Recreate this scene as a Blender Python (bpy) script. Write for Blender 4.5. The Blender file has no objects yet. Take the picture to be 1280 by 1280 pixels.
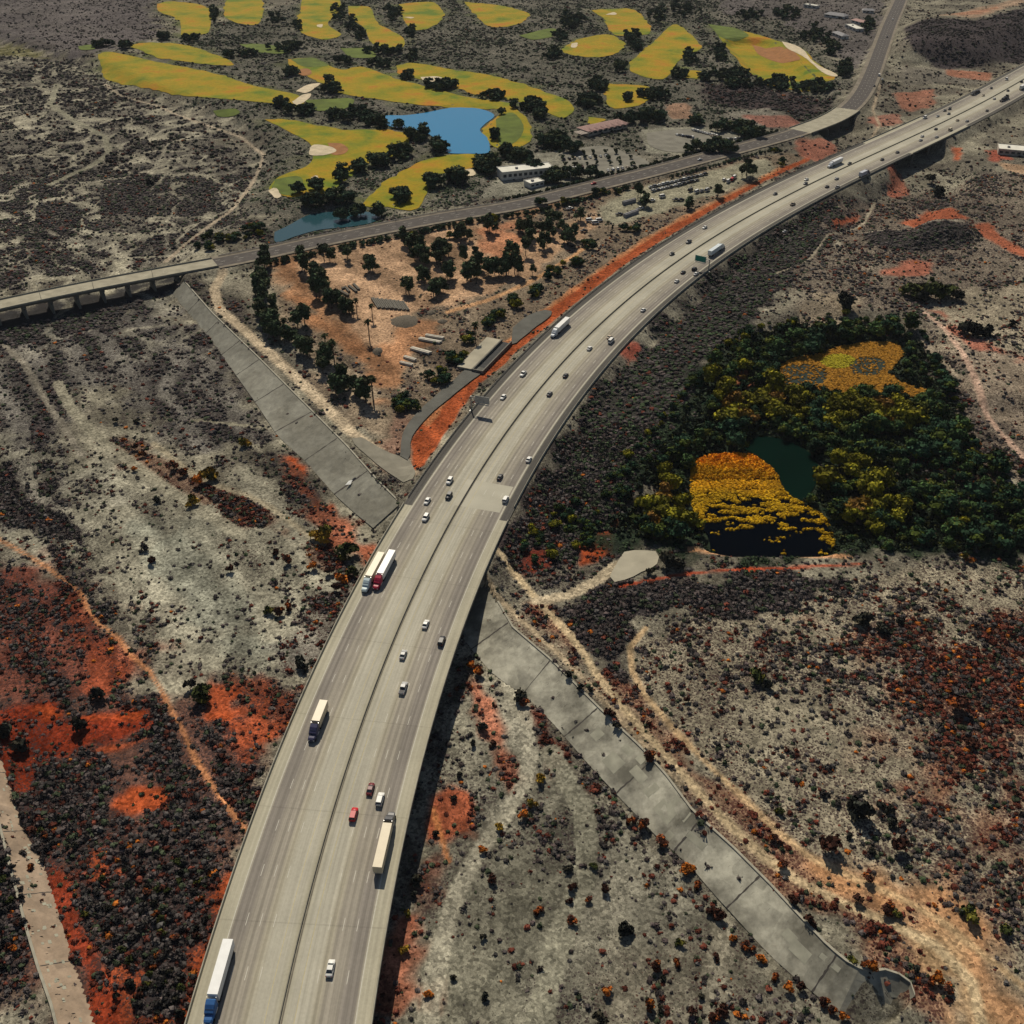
import bpy, math, random
import numpy as np
random.seed(7)
rng = np.random.default_rng(11)
sc = bpy.context.scene
COL = sc.collection
R = math.radians

# ------------------------------------------------------------------ camera
CAMZ = 255.0
PITCH = R(35.5)
FPX = 1280.0
cd = bpy.data.cameras.new('camera')
cam = bpy.data.objects.new('camera', cd)
COL.objects.link(cam)
cam.location = (0, 0, CAMZ)
cam.rotation_euler = (R(90) - PITCH, 0, 0)
cd.sensor_width = 36.0
cd.lens = 36.0
cd.clip_start = 1.0
cd.clip_end = 30000.0
sc.camera = cam

# ------------------------------------------------------------------ light
SUN_EL, SUN_AZ = R(44), R(-11)          # sun high behind the scene, a little to the left
world = bpy.data.worlds.new('World')
sc.world = world
world.use_nodes = True
wn = world.node_tree
bg = wn.nodes['Background']
sky = wn.nodes.new('ShaderNodeTexSky')
sky.sky_type = 'NISHITA'
sky.sun_disc = False
sky.sun_elevation = SUN_EL
sky.sun_rotation = SUN_AZ
wn.links.new(sky.outputs[0], bg.inputs[0])
bg.inputs[1].default_value = 0.05
sd = bpy.data.lights.new('sun', 'SUN')
sd.energy = 4.7
sd.angle = R(0.5)
sd.color = (1.0, 0.91, 0.75)
sun = bpy.data.objects.new('sun', sd)
COL.objects.link(sun)
sun.location = (-100, 600, 600)
sun.rotation_euler = (-(R(90) - SUN_EL), 0, -SUN_AZ)
sc.view_settings.view_transform = 'Standard'
sc.view_settings.look = 'None'
sc.view_settings.exposure = 0.0
sc.view_settings.gamma = 1.0
sc.cycles.max_bounces = 4
sc.cycles.diffuse_bounces = 2
sc.cycles.glossy_bounces = 2
sc.cycles.transmission_bounces = 2

# ------------------------------------------------------------------ helpers
sT, cT = math.sin(PITCH), math.cos(PITCH)

def W(px, py, z=0.0):
    """ground position seen at a point of the photograph, for a surface at height z"""
    x = np.asarray(px, float) - 640.0
    y = np.asarray(py, float) - 640.0
    t = (CAMZ - z) / np.maximum(FPX * sT + y * cT, 30.0)
    return x * t, (FPX * cT - y * sT) * t

def wpts(pts, z=0.0):
    a = np.array(pts, float)
    x, y = W(a[:, 0], a[:, 1], z)
    return np.stack([x, y], 1)

_tab = rng.random((256, 256)).astype(np.float32)
def vn(x, y, s, o=0):
    """smooth value noise, cell size s metres"""
    x = np.asarray(x, np.float64) / s + o * 17.3
    y = np.asarray(y, np.float64) / s + o * 9.7
    xi = np.floor(x).astype(np.int64); yi = np.floor(y).astype(np.int64)
    fx = x - xi; fy = y - yi
    fx = fx * fx * (3 - 2 * fx); fy = fy * fy * (3 - 2 * fy)
    a = _tab[xi & 255, yi & 255]; b = _tab[(xi + 1) & 255, yi & 255]
    c = _tab[xi & 255, (yi + 1) & 255]; d = _tab[(xi + 1) & 255, (yi + 1) & 255]
    return (a * (1 - fx) + b * fx) * (1 - fy) + (c * (1 - fx) + d * fx) * fy
def fbm(x, y, s, o=0, n=3):
    v = 0; a = 1; t = 0
    for i in range(n):
        v = v + a * vn(x, y, s / 2 ** i, o + i * 3); t += a; a *= .55
    return v / t

def pdist(x, y, pts, closed=False):
    """distance to a polyline, and the arc position of the nearest point"""
    best = np.full(x.shape, 1e9); arc = np.zeros(x.shape); s = 0
    n = len(pts); m = n if closed else n - 1
    for i in range(m):
        a = pts[i]; b = pts[(i + 1) % n]; d = b - a; L2 = float(d @ d) + 1e-9
        t = np.clip(((x - a[0]) * d[0] + (y - a[1]) * d[1]) / L2, 0, 1)
        q = (x - a[0] - t * d[0]) ** 2 + (y - a[1] - t * d[1]) ** 2
        k = q < best
        best = np.where(k, q, best); arc = np.where(k, s + t * math.sqrt(L2), arc)
        s += math.sqrt(L2)
    return np.sqrt(best), arc
def inside(x, y, pts):
    r = np.zeros(x.shape, bool); n = len(pts)
    for i in range(n):
        x1, y1 = pts[i]; x2, y2 = pts[(i + 1) % n]
        if y1 == y2: continue
        c = ((y1 > y) != (y2 > y)) & (x < (x2 - x1) * (y - y1) / (y2 - y1) + x1)
        r ^= c
    return r
def sdist(x, y, pts):
    d, _ = pdist(x, y, pts, True)
    return np.where(inside(x, y, pts), d, -d)
def boxed(x, y, pts, m, fn, fill):
    """evaluate fn only near pts"""
    lo = pts.min(0) - m; hi = pts.max(0) + m
    k = (x > lo[0]) & (x < hi[0]) & (y > lo[1]) & (y < hi[1])
    out = np.full(x.shape, float(fill))
    if k.any(): out[k] = fn(x[k], y[k])
    return out
def smooth(t):
    t = np.clip(t, 0, 1); return t * t * (3 - 2 * t)

def resample(P, step):
    P = np.asarray(P, float)
    d = np.r_[0, np.cumsum(np.linalg.norm(np.diff(P, axis=0), axis=1))]
    n = max(2, int(d[-1] / step) + 1)
    t = np.linspace(0, d[-1], n)
    return np.stack([np.interp(t, d, P[:, 0]), np.interp(t, d, P[:, 1])], 1)
def spline(P, step):
    """Catmull-Rom through the points, resampled"""
    P = np.asarray(P, float); Q = np.vstack([2 * P[0] - P[1], P, 2 * P[-1] - P[-2]]); out = []
    for i in range(1, len(Q) - 2):
        for t in np.linspace(0, 1, 12, endpoint=False):
            a, b, c, d = Q[i - 1], Q[i], Q[i + 1], Q[i + 2]
            out.append(.5 * (2 * b + (c - a) * t + (2 * a - 5 * b + 4 * c - d) * t * t + (3 * b - a - 3 * c + d) * t ** 3))
    out.append(P[-1])
    return resample(np.array(out), step)
def frames(C):
    T = np.gradient(C, axis=0); T /= np.linalg.norm(T, axis=1)[:, None]
    return T, np.stack([T[:, 1], -T[:, 0]], 1)      # tangent, right-hand normal

# ------------------------------------------------------------------ the freeway line
DECK = 11.0
FW_HALF = 22.6
mid = wpts([(318,1420),(351,1275),(393,1115),(431,958),(495,787),(533,708),(570,639),(637,535),(702,458),(765,392),(815,349),(858,317),(960,258),(1080,199),(1175,154),(1280,99),(1345,66)], DECK)
_s = np.r_[0, np.cumsum(np.linalg.norm(np.diff(mid, axis=0), axis=1))]
_u = _s / _s[-1]
_w = np.ones(len(_u))
cx = np.polyfit(_u, mid[:, 0], 6, w=_w); cy = np.polyfit(_u, mid[:, 1], 6, w=_w)
_t = np.linspace(0, 1, 600)
FC = resample(np.stack([np.polyval(cx, _t), np.polyval(cy, _t)], 1), 5.0)
# run on past both ends of the view
e0 = FC[0] - FC[1]; e1 = FC[-1] - FC[-2]
FC = np.vstack([[FC[0] + e0 * k for k in range(40, 0, -1)], FC, [FC[-1] + e1 * k for k in range(1, 260)]])
FT, FN = frames(FC)
FS = np.r_[0, np.cumsum(np.linalg.norm(np.diff(FC, axis=0), axis=1))]
FC_c = FC[::5]

RD2_Z = 8.5
road2_px = [(-90,402),(0,381),(100,360),(200,341),(270,328),(330,316),(400,301),(480,285),(560,270),(640,257),(700,243),(760,228),(820,213),(880,197),(940,181),(980,170),(1010,160),(1040,148),(1062,134),(1078,115),(1090,90),(1101,60),(1112,30),(1125,0),(1140,-40),(1165,-90)]
RC = spline(wpts(road2_px, RD2_Z), 5.0)
e0 = RC[0] - RC[1]
RC = np.vstack([[RC[0] + e0 * k for k in range(60, 0, -1)], RC])
RT, RN = frames(RC)
RS = np.r_[0, np.cumsum(np.linalg.norm(np.diff(RC, axis=0), axis=1))]
RC_c = RC[::4]

# ------------------------------------------------------------------ lie of the land
crest_n = [(230,352),(265,392),(320,445),(357,482),(395,520),(432,557),(470,600),(500,630)]
crest_s = [(607,728),(640,785),(687,825),(752,890),(802,937),(830,968),(865,1015),(915,1060),(960,1105),(997,1145),(1035,1185),(1060,1205),(1085,1217),(1110,1213),(1136,1225),(1143,1246)]
toe_n = [(214,366),(265,427),(320,504),(347,545),(382,577),(417,617),(442,640),(475,667)]
toe_s = [(562,775),(592,815),(620,847),(655,868),(692,905),(737,957),(770,992),(815,1040),(865,1085),(890,1115),(915,1142),(960,1192),(997,1225),(1030,1252),(1062,1272),(1088,1284),(1112,1282),(1128,1270)]
LZ = 6.0
crest_b = [(-40,905),(0,1026),(15,1085),(37,1167),(50,1210),(66,1255),(80,1310)]
toe_b = [(-25,875),(5,955),(32,1035),(55,1080),(75,1147),(95,1210),(112,1255),(128,1310)]
LEV = []
for c_, t_, zc_, zt_ in ((crest_n, toe_n, LZ, .1), (crest_s, toe_s, LZ, .1), (crest_b, toe_b, 4.3, .1)):
    c_ = wpts(c_, zc_); t_ = wpts(t_, zt_)
    LEV.append((np.vstack([c_, t_[::-1]]), c_, t_, zc_, zt_))
landA = np.vstack([[(-3000, 9000), (-3000, 3000)], wpts([(-300,-20),(-60,20),(0,45),(120,75),(190,110),(290,140),(335,175),(330,225),(300,268),(245,300)], LZ),
                   wpts(crest_n, LZ), wpts([(555,680)], LZ), wpts(crest_s, LZ), wpts([(1140,1240),(1180,1290),(1260,1420)], LZ),
                   [(200, 40), (600, -400), (3000, -2000), (7000, 9000)]])
landB = np.vstack([wpts([(-200,700),(-60,860),(-18,950),(0,1010),(15,1075),(37,1160),(50,1205),(70,1260),(85,1330)], 4.5), [(-120, 60), (-120, -600), (-5000, -600), (-5000, 500)]])
basin = wpts([(745,672),(810,668),(860,682),(960,688),(1080,690),(1290,688),(1480,700),(1480,520),(1230,500),(1180,430),(1120,395),(1000,385),(930,430),(880,520),(820,570),(780,630)], 3)
ravine = wpts([(935,60),(990,110),(1035,160),(1090,188),(1148,196),(1165,235),(1120,262),(1090,300)], 1)
ravine_d = [0]
mesa = wpts([(1150,50),(1165,22),(1240,12),(1330,-10),(1500,-60),(1500,20),(1330,20),(1280,26),(1215,50)], 24)
mound = wpts([(1075,284),(1100,276),(1200,272),(1210,282),(1150,292),(1100,296)], 12)
knoll = wpts([(0,12),(120,0),(190,-30),(120,-70),(-100,-70),(-120,10)], 8)

WATERS = [   # outline, water level
 ([(471,147),(485,144),(505,144),(530,141),(550,137),(570,134),(600,136),(618,144),(606,155),(600,163),(609,172),(612,182),(610,191),(585,192),(560,191),(556,184),(540,170),(520,163),(500,160),(485,157)], 5.4),
 ([(343,290),(360,282),(382,270),(400,266),(440,263),(474,268),(468,277),(440,283),(400,287),(370,295),(345,303)], 4.6),
 ([(866,600),(868,585),(880,574),(910,570),(935,570),(965,590),(978,615),(1010,635),(1036,655),(1037,690),(1010,697),(960,697),(896,694),(885,670),(868,640)], .9),
 ([(925,560),(945,546),(980,550),(1012,566),(1024,590),(1008,622),(985,624),(975,600),(962,584),(945,568)], 1.0),
 ([(974,462),(990,450),(1030,442),(1060,432),(1110,428),(1128,440),(1112,462),(1125,478),(1165,492),(1130,496),(1040,490),(985,486)], 1.1)]
_wat = [(spline(np.vstack([wpts(p, z), wpts(p[:1], z)]), 6)[:-1], z) for p, z in WATERS]
dent = wpts([(-200,420),(-120,380),(-20,372),(100,350),(190,334),(200,350),(110,392),(30,425),(-60,450),(-200,480)], 0)
def land_only(x, y):
    wob = (fbm(x, y, 60, 3) - .5) * 8
    dA = boxed(x, y, landA, 50, lambda a, b: sdist(a, b, landA), -99)
    # natural bank far away, built slope near the levee
    nat = smooth((y - 560) / 120)
    zA = LZ * smooth((dA + 13 - 2 * (1 - nat) + wob * nat) / (11.5 + 14 * nat))
    dB = boxed(x, y, landB, 40, lambda a, b: sdist(a, b, landB), -99)
    zB = 4.2 * np.clip((dB + 8.5) / 8.0, 0, 1)
    z = np.maximum(zA, zB)
    db = boxed(x, y, basin, 60, lambda a, b: sdist(a, b, basin), -99)
    z = z * (1 - .75 * smooth((db + 4) / 16))
    dr, _ = pdist(x, y, ravine)
    z = z * (1 - smooth((34 - dr) / 16))
    dm = boxed(x, y, mesa, 90, lambda a, b: sdist(a, b, mesa), -99)
    z = z + 20 * smooth((dm + 55 + wob) / 60)
    do = boxed(x, y, mound, 40, lambda a, b: sdist(a, b, mound), -99)
    z = z + 6 * smooth((do + 14) / 18)
    und = (fbm(x, y, 45, 5) - .5) * 1.6 + (fbm(x, y, 9, 8, 2) - .5) * .55
    return z + und * (1 - .0 * nat), dA, dr

def hz(x, y, raw=False):
    x = np.atleast_1d(np.asarray(x, float)); y = np.atleast_1d(np.asarray(y, float))
    z, dA, dr = land_only(x, y)
    on = smooth((dA + 4) / 5) * smooth((dr - 20) / 12)
    d1, _ = pdist(x, y, FC_c)
    e = np.clip(DECK - .45 - np.maximum(d1 - FW_HALF - .6, 0) * .55, -50, DECK)
    k = (on > 0) & (e > z - 2)
    z = np.where(k, z + (np.maximum(e, z) - z) * on, z)
    d2, _ = pdist(x, y, RC_c)
    e2 = RD2_Z - .4 - np.maximum(d2 - 11.0, 0) * .5
    z = np.where((on > 0) & (e2 > z), z + (e2 - z) * on, z)
    # keep ground clear of both decks
    z = np.where((d1 < FW_HALF + 1) & (on > .5), np.minimum(z, DECK - .45), z)
    z = np.where((d2 < 11) & (on > .5), np.minimum(z, RD2_Z - .4), z)
    dd = boxed(x, y, dent, 30, lambda u, v: sdist(u, v, dent), -99); z = z - 1.2 * smooth((dd + 14) / 22)
    for P, zw in _wat:
        a = smooth((boxed(x, y, P, 12, lambda u, v: sdist(u, v, P), -99) + 7) / 6)
        z = z * (1 - a) + (zw - .5) * a
    for P, c, t, zc, zt in LEV:
        lo = P.min(0); hi = P.max(0)
        k = np.nonzero((x > lo[0]) & (x < hi[0]) & (y > lo[1]) & (y < hi[1]))[0]
        if not k.size: continue
        k = k[inside(x[k], y[k], P)]
        if not k.size: continue
        a, _ = pdist(x[k], y[k], c); b, _ = pdist(x[k], y[k], t)
        q = a / (a + b + 1e-6)
        z[k] = zc * (1 - q) + zt * q - .45
    return z

def gp(px, py):
    px = np.atleast_1d(np.asarray(px, float)); py = np.atleast_1d(np.asarray(py, float))
    z = np.full(px.shape, 5.0)
    for _ in range(4):
        x, y = W(px, py, z); z = .3 * z + .7 * hz(x, y)
    x, y = W(px, py, z)
    return x, y, hz(x, y)
def to_px(x, y, z):
    dz = CAMZ - z
    depth = y * cT + dz * sT
    return 640 + FPX * x / depth, 640 + FPX * (dz * cT - y * sT) / depth

# ------------------------------------------------------------------ land cover: what the soil is and how thickly scrub grows on it
GRAV=(.225,.212,.160); PALE=(.34,.27,.19); GREY=(.105,.095,.083); DARK=(.034,.030,.031); ORAN=(.29,.055,.015)
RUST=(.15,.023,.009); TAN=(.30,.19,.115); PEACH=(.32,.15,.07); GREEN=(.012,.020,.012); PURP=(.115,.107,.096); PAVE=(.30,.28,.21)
# (points, soil, opacity, soft edge m, ragged m, scrub cover, rustiness, greenness)
COVER = [
 ([(-300,30),(60,60),(130,85),(200,120),(300,170),(335,200),(300,262),(240,312),(-100,372),(-300,380)], (.135,.125,.10), .7, 10, 14, .66, .06, .06),
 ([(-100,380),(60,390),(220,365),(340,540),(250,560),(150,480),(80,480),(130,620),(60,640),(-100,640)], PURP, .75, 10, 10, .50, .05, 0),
 ([(-50,520),(60,545),(130,560),(240,600),(340,640),(440,700),(455,740),(400,830),(330,845),(260,825),(190,800),(130,720),(60,690),(-50,650)], GRAV, .7, 8, 10, .26, .10, 0),
 ([(150,640),(250,640),(290,720),(350,800),(330,820),(240,770),(190,700)], (0.177,0.177,0.139), .9, 6, 6, .10, 0, 0),
 ([(290,560),(400,620),(450,690),(430,760),(340,730),(230,660)], GRAV, .6, 8, 8, .25, .25, .05),
 ([(-60,690),(60,705),(110,745),(150,800),(200,845),(300,848),(385,845),(330,1000),(240,1290),(-60,1290)], (.070,.030,.022), .9, 6, 8, .78, .14, 0),
 ([(-60,700),(30,690),(110,740),(180,800),(200,860),(110,870),(-60,860)], RUST, .34, 10, 12, .6, .30, 0),
 ([(-20,868),(60,868),(120,875),(212,878),(214,898),(150,916),(110,928),(60,950),(30,985),(-20,960)], RUST, 1, 2.5, 5, .35, .25, 0),
 ([(40,872),(120,880),(205,880),(205,884),(120,888),(60,884)], ORAN, .7, 2, 2, .1, .6, 0),
 ([(100,924),(205,902),(204,908),(120,932)], ORAN, .7, 1.5, 2, .1, .6, 0),
 ([(142,968),(158,958),(180,962),(204,985),(185,1000),(165,998),(145,988)], ORAN, .85, 2, 4, .15, .8, 0),
 ([(118,800),(150,780),(180,815),(175,840),(130,860),(100,862)], ORAN, .38, 4, 6, .4, .6, 0),
 ([(85,730),(115,740),(100,790),(85,775)], ORAN, .38, 3, 4, .3, .6, 0),
 ([(290,838),(380,846),(372,880),(340,950),(320,960),(285,900)], ORAN, .62, 4, 6, .35, .6, 0),
 ([(262,845),(310,850),(285,885),(262,880)], ORAN, .7, 3, 4, .2, .6, 0),
 ([(300,1060),(315,1040),(298,1110),(262,1200),(228,1290),(205,1290),(245,1190),(275,1110)], ORAN, .75, 3, 4, .35, .6, 0),
 ([(110,1215),(150,1200),(200,1235),(245,1235),(228,1295),(105,1295)], ORAN, .65, 3, 7, .4, .5, 0),
 ([(85,1050),(125,1052),(160,1070),(150,1090),(100,1092),(80,1075)], ORAN, .7, 3, 5, .4, .5, 0),
 ([(10,955),(45,965),(70,1070),(90,1130),(112,1190),(130,1240),(140,1275),(118,1275),(98,1210),(75,1147),(55,1080),(32,1035)], RUST, .9, 2, 3, .35, .4, 0),
 ([(195,1215),(205,1200),(215,1250),(175,1250)], DARK, .8, 2, 3, .8, 0, 0),
 ([(135,538),(175,553),(255,585),(330,635),(445,695),(435,715),(330,655),(240,612),(150,570)], (.10,.055,.035), .8, 3, 5, .75, .5, .1),
 ([(0,560),(60,590),(120,650),(60,660),(0,640)], GREY, .6, 6, 8, .6, .05, 0),
 ([(420,725),(455,760),(420,835),(370,850),(330,800),(350,750)], GREY, .5, 5, 8, .55, .3, 0),
 ([(-100,398),(0,378),(100,358),(215,338),(226,362),(180,376),(100,398),(0,420),(-100,442)], (.030,.030,.032), .95, 5, 5, .8, 0, .1),  # shade under the left road bridge, painted into the soil colour
 # bank left of the bridge
 ([(345,545),(385,585),(430,640),(478,672),(460,705),(430,680),(395,640),(365,600)], ORAN, .7, 3, 4, .35, .6, 0),
 ([(345,545),(352,548),(420,620),(412,622)], ORAN, 1, 1.2, 2, .1, .4, 0),
 ([(380,770),(450,690),(440,740),(400,830),(370,840)], GREY, .6, 5, 6, .5, .4, 0),
 # gravel right of the bridge
 ([(560,850),(640,850),(700,910),(800,1030),(900,1130),(1000,1215),(1110,1300),(460,1300),(520,1000)], (0.177,0.167,0.129), .8, 5, 6, .28, .14, 0),
 ([(600,1060),(680,1000),(700,1100),(640,1290),(560,1290),(560,1150)], (0.204,0.194,0.146), .8, 8, 8, .10, .15, 0),
 ([(760,1170),(900,1160),(1000,1230),(1060,1300),(760,1300)], (0.163,0.146,0.109), .7, 6, 6, .3, .25, 0),
 ([(633,840),(655,870),(668,930),(655,985),(600,1030),(570,1060),(600,1010),(640,960),(640,900),(622,860)], (0.245,0.228,0.177), .6, 2, 2, .05, 0, 0),
 ([(583,826),(600,832),(615,860),(650,960),(640,990),(605,900),(580,860)], ORAN, .6, 2.5, 4, .4, .6, 0),
 ([(538,985),(560,975),(580,990),(598,1005),(590,1030),(560,1040),(530,1045),(515,1045)], ORAN, .8, 2.5, 4, .2, .7, 0),
 ([(515,1050),(560,1050),(545,1100),(520,1130),(508,1130)], RUST, .6, 3, 4, .35, .5, 0),
 ([(496,1130),(520,1130),(510,1190),(490,1250),(480,1250)], ORAN, .6, 2.5, 4, .3, .7, 0),
 ([(535,1220),(548,1210),(540,1250),(528,1250)], ORAN, .8, 2, 2, .2, .8, 0),
 ([(655,870),(672,880),(710,925),(748,975),(735,985),(690,930),(650,880)], RUST, .6, 2, 3, .6, .6, 0),
 # plateau right
 ([(785,800),(870,762),(960,745),(1075,712),(1150,702),(1320,700),(1400,1000),(1320,1300),(1140,1240),(1060,1180),(960,1080),(830,950),(790,870)], (0.245,0.214,0.153), .9, 4, 6, .5, .22, .02),
 ([(1075,820),(1150,790),(1290,800),(1290,960),(1200,1010),(1150,960),(1100,890)], (0.231,0.109,0.061), .65, 14, 14, .62, .5, 0),
 ([(960,870),(1010,830),(1050,860),(1030,940),(950,980),(880,930)], (0.258,0.231,0.167), .7, 10, 8, .33, .1, 0),
 ([(1160,980),(1290,980),(1290,1080),(1200,1080)], (0.231,0.095,0.048), .6, 10, 10, .6, .55, 0),
 ([(1200,1090),(1290,1080),(1290,1180),(1230,1170)], (0.224,0.150,0.102), .6, 8, 8, .5, .3, 0),
 ([(690,762),(760,735),(860,722),(1000,722),(1085,718),(1060,735),(990,752),(920,765),(850,772),(800,792),(778,820),(792,850),(770,858),(735,826),(712,795)], DARK, .93, 3, 5, .85, .03, 0),
 ([(655,715),(690,762),(735,826),(790,865),(850,930),(960,1035),(1110,1130),(1190,1190),(1200,1230),(1110,1190),(1000,1135),(900,1040),(800,935),(720,835),(680,780)], (0.224,0.105,0.058), .7, 3, 4, .5, .62, 0),
 ([(1040,1165),(1100,1180),(1200,1260),(1180,1290),(1100,1240),(1060,1200)], (0.224,0.105,0.058), .7, 3, 4, .5, .6, 0),
 ([(640,770),(700,800),(780,880),(900,1000),(960,1075),(950,1085),(870,1005),(750,885),(680,815),(650,790)], (0.224,0.184,0.129), .7, 2, 2, .45, .5, 0),
 ([(1030,1090),(1130,1110),(1230,1165),(1290,1240),(1290,1295),(1195,1295),(1195,1225),(1130,1160),(1060,1120)], (.40,.21,.10), .85, 5, 6, .10, .5, 0),
 ([(1110,1150),(1190,1180),(1240,1290),(1200,1290),(1180,1225)], (0.326,0.231,0.129), .8, 5, 4, .04, .5, 0),
 # freeway's right slope
 ([(636,690),(650,640),(668,605),(740,500),(840,400),(915,328),(960,298),(1040,256),(1095,240),(1110,262),(1060,300),(1000,340),(940,420),(880,450),(850,540),(810,620),(770,690),(700,715),(650,712)], DARK, .92, 4, 5, .82, .04, .28),
 ([(636,690),(650,650),(690,580),(715,600),(690,680),(680,720),(650,710)], (0.068,0.048,0.048), .6, 6, 6, .7, .15, 0),
 ([(776,440),(796,438),(798,455),(784,464),(775,452)], (0.286,0.068,0.041), .8, 1.5, 2, .2, .8, 0),
 ([(712,712),(730,690),(757,655),(772,632),(778,640),(765,670),(745,700),(728,716)], ORAN, .9, 1.5, 3, .15, .7, 0),
 ([(660,690),(680,690),(688,712),(662,716)], RUST, .8, 2, 3, .3, .5, 0),
 ([(905,440),(885,470),(862,495),(868,498),(890,475),(912,445)], (0.190,0.163,0.122), .8, 1.2, 2, .1, 0, 0),
 # woodland
 ([(752,672),(800,600),(845,540),(880,470),(930,430),(960,420),(1010,400),(1060,400),(1130,400),(1175,430),(1200,500),(1215,560),(1290,600),(1330,700),(1080,704),(860,694),(800,690)], GREEN, .95, 6, 8, .5, .03, .85),
 ([(920,460),(935,458),(940,485),(922,490)], (0.286,0.102,0.054), .8, 1.5, 2, 0, 0, 0),
 ([(1140,540),(1290,530),(1290,650),(1200,640),(1160,600)], (0.109,0.051,0.037), .6, 10, 10, .7, .3, .3),
 # right upper scrubland
 ([(1060,250),(1160,230),(1320,210),(1320,700),(1270,600),(1210,540),(1180,440),(1110,395),(1000,390),(960,400),(1010,340)], (0.170,0.139,0.105), .8, 8, 8, .55, .15, .05),
 ([(990,385),(1020,365),(1060,370),(1090,400),(1050,408),(990,400)], (0.245,0.197,0.136), .7, 5, 5, .3, .1, 0),
 ([(1150,380),(1240,360),(1320,330),(1320,470),(1260,450),(1190,430)], (0.252,0.218,0.156), .8, 6, 6, .32, .2, 0),
 ([(1200,430),(1290,440),(1290,530),(1250,520),(1215,470)], (0.252,0.204,0.150), .8, 6, 6, .35, .3, 0),
 ([(1150,388),(1175,395),(1185,415),(1215,440),(1260,448),(1295,458),(1290,450),(1250,438),(1200,418),(1180,392)], (0.258,0.068,0.041), .75, 2, 3, .3, .6, 0),
 ([(1100,345),(1140,326),(1170,330),(1150,345)], (0.286,0.075,0.041), .7, 3, 3, .3, .6, 0),
 ([(1130,270),(1160,252),(1195,262),(1207,275),(1150,277)], ORAN, .75, 2, 3, .1, .6, 0),
 ([(1215,280),(1235,280),(1262,300),(1285,318),(1285,325),(1250,312),(1225,295)], ORAN, .7, 2, 2, .1, .6, 0),
 ([(1100,212),(1128,205),(1140,235),(1115,240)], (0.286,0.068,0.034), .7, 2, 3, .3, .5, 0),
 ([(1040,275),(1075,262),(1072,268),(1045,282)], ORAN, .7, 1.5, 2, .2, .5, 0),
 ([(1190,185),(1205,186),(1200,200),(1190,196)], ORAN, .8, 1.5, 2, .1, .5, 0),
 ([(1232,190),(1255,188),(1262,200),(1240,202)], (0.286,0.061,0.034), .8, 2, 3, .2, .5, 0),
 ([(1255,205),(1285,210),(1285,222),(1250,212)], TAN, .8, 2, 3, .1, .1, 0),
 ([(1075,292),(1205,288),(1215,305),(1150,315),(1085,310)], DARK, .9, 4, 4, .7, 0, .05),
 ([(1070,284),(1200,284),(1205,288),(1080,290)], (0.190,0.170,0.136), .7, 1, 1, .1, 0, 0),
 # between the roads
 ([(335,322),(480,296),(640,268),(760,240),(900,207),(975,190),(1010,197),(960,226),(890,262),(810,310),(715,385),(600,487),(560,545),(520,600),(470,560),(400,480),(340,400)], (0.170,0.129,0.088), .85, 4, 4, .35, .2, .05),
 ([(350,325),(480,300),(600,280),(660,300),(720,272),(745,262),(740,290),(690,330),(640,360),(560,385),(520,395),(505,450),(492,495),(475,490),(468,460),(440,440),(400,400),(370,370),(345,345)], TAN, .9, 4, 4, .03, .2, 0),
 ([(350,370),(380,375),(440,430),(470,440),(520,400),(560,400),(545,420),(500,450),(490,500),(480,500),(465,455),(430,440),(380,400)], PEACH, .7, 4, 4, .03, .2, 0),
 ([(350,328),(372,326),(385,360),(430,405),(455,430),(450,445),(415,420),(375,385)], PEACH, .6, 3, 3, 0, .2, 0),
 ([(600,290),(640,280),(650,300),(640,330),(610,330),(600,310)], (0.340,0.136,0.068), .7, 4, 4, .02, .2, 0),
 ([(640,260),(720,245),(760,240),(700,262),(640,280)], (0.299,0.163,0.088), .6, 3, 3, .02, 0, 0),
 ([(745,262),(790,240),(830,228),(960,198),(965,215),(900,245),(850,258),(800,275),(765,285)], (0.224,0.211,0.150), .92, 3, 2, .02, 0, 0),
 ([(480,548),(500,520),(512,555),(520,600),(505,600),(470,572)], (0.218,0.116,0.082), .6, 3, 3, .3, .3, 0),
 # orange cut beside the freeway
 ([(514,592),(512,556),(528,532),(560,495),(600,458),(640,424),(700,376),(740,346),(800,305),(860,271),(920,241),(975,213),(1012,197),(1012,201),(960,227),(890,264),(810,314),(765,349),(715,389),(650,440),(600,484),(575,515),(550,560),(532,592)], (.245,.058,.020), 1, .8, .6, .05, .4, 0),
 ([(528,530),(560,492),(600,455),(640,421),(700,373),(740,343),(800,302),(860,268),(920,238),(975,211),(975,214),(920,242),(860,273),(800,308),(740,350),(700,380),(640,430),(600,465),(560,502),(535,535)], (.36,.16,.07), .7, .8, .8, .05, .3, 0),
 # beyond the second road
 ([(200,50),(420,-10),(900,-10),(1010,30),(1060,100),(1040,140),(960,165),(700,225),(520,268),(340,300),(320,240),(330,170),(180,100)], (.135,.122,.100), .85, 8, 10, .58, .05, .65),
 ([(640,195),(700,190),(780,200),(800,212),(660,245),(600,252),(620,215)], (0.163,0.156,0.122), .9, 3, 3, .05, 0, .2),
 ([(800,163),(870,158),(940,168),(940,175),(870,195),(810,192)], (0.184,0.177,0.136), .95, 3, 2, .02, 0, 0),
 ([(830,132),(862,128),(865,150),(840,150)], (0.245,0.136,0.082), .7, 3, 3, .1, 0, 0),
 ([(870,105),(1000,110),(1040,120),(1020,140),(960,140),(890,130)], (0.058,0.037,0.037), .9, 6, 5, .7, .05, 0),
 ([(900,142),(960,138),(990,150),(975,160),(920,158)], (0.184,0.170,0.136), .8, 4, 4, .3, 0, 0),
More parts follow.
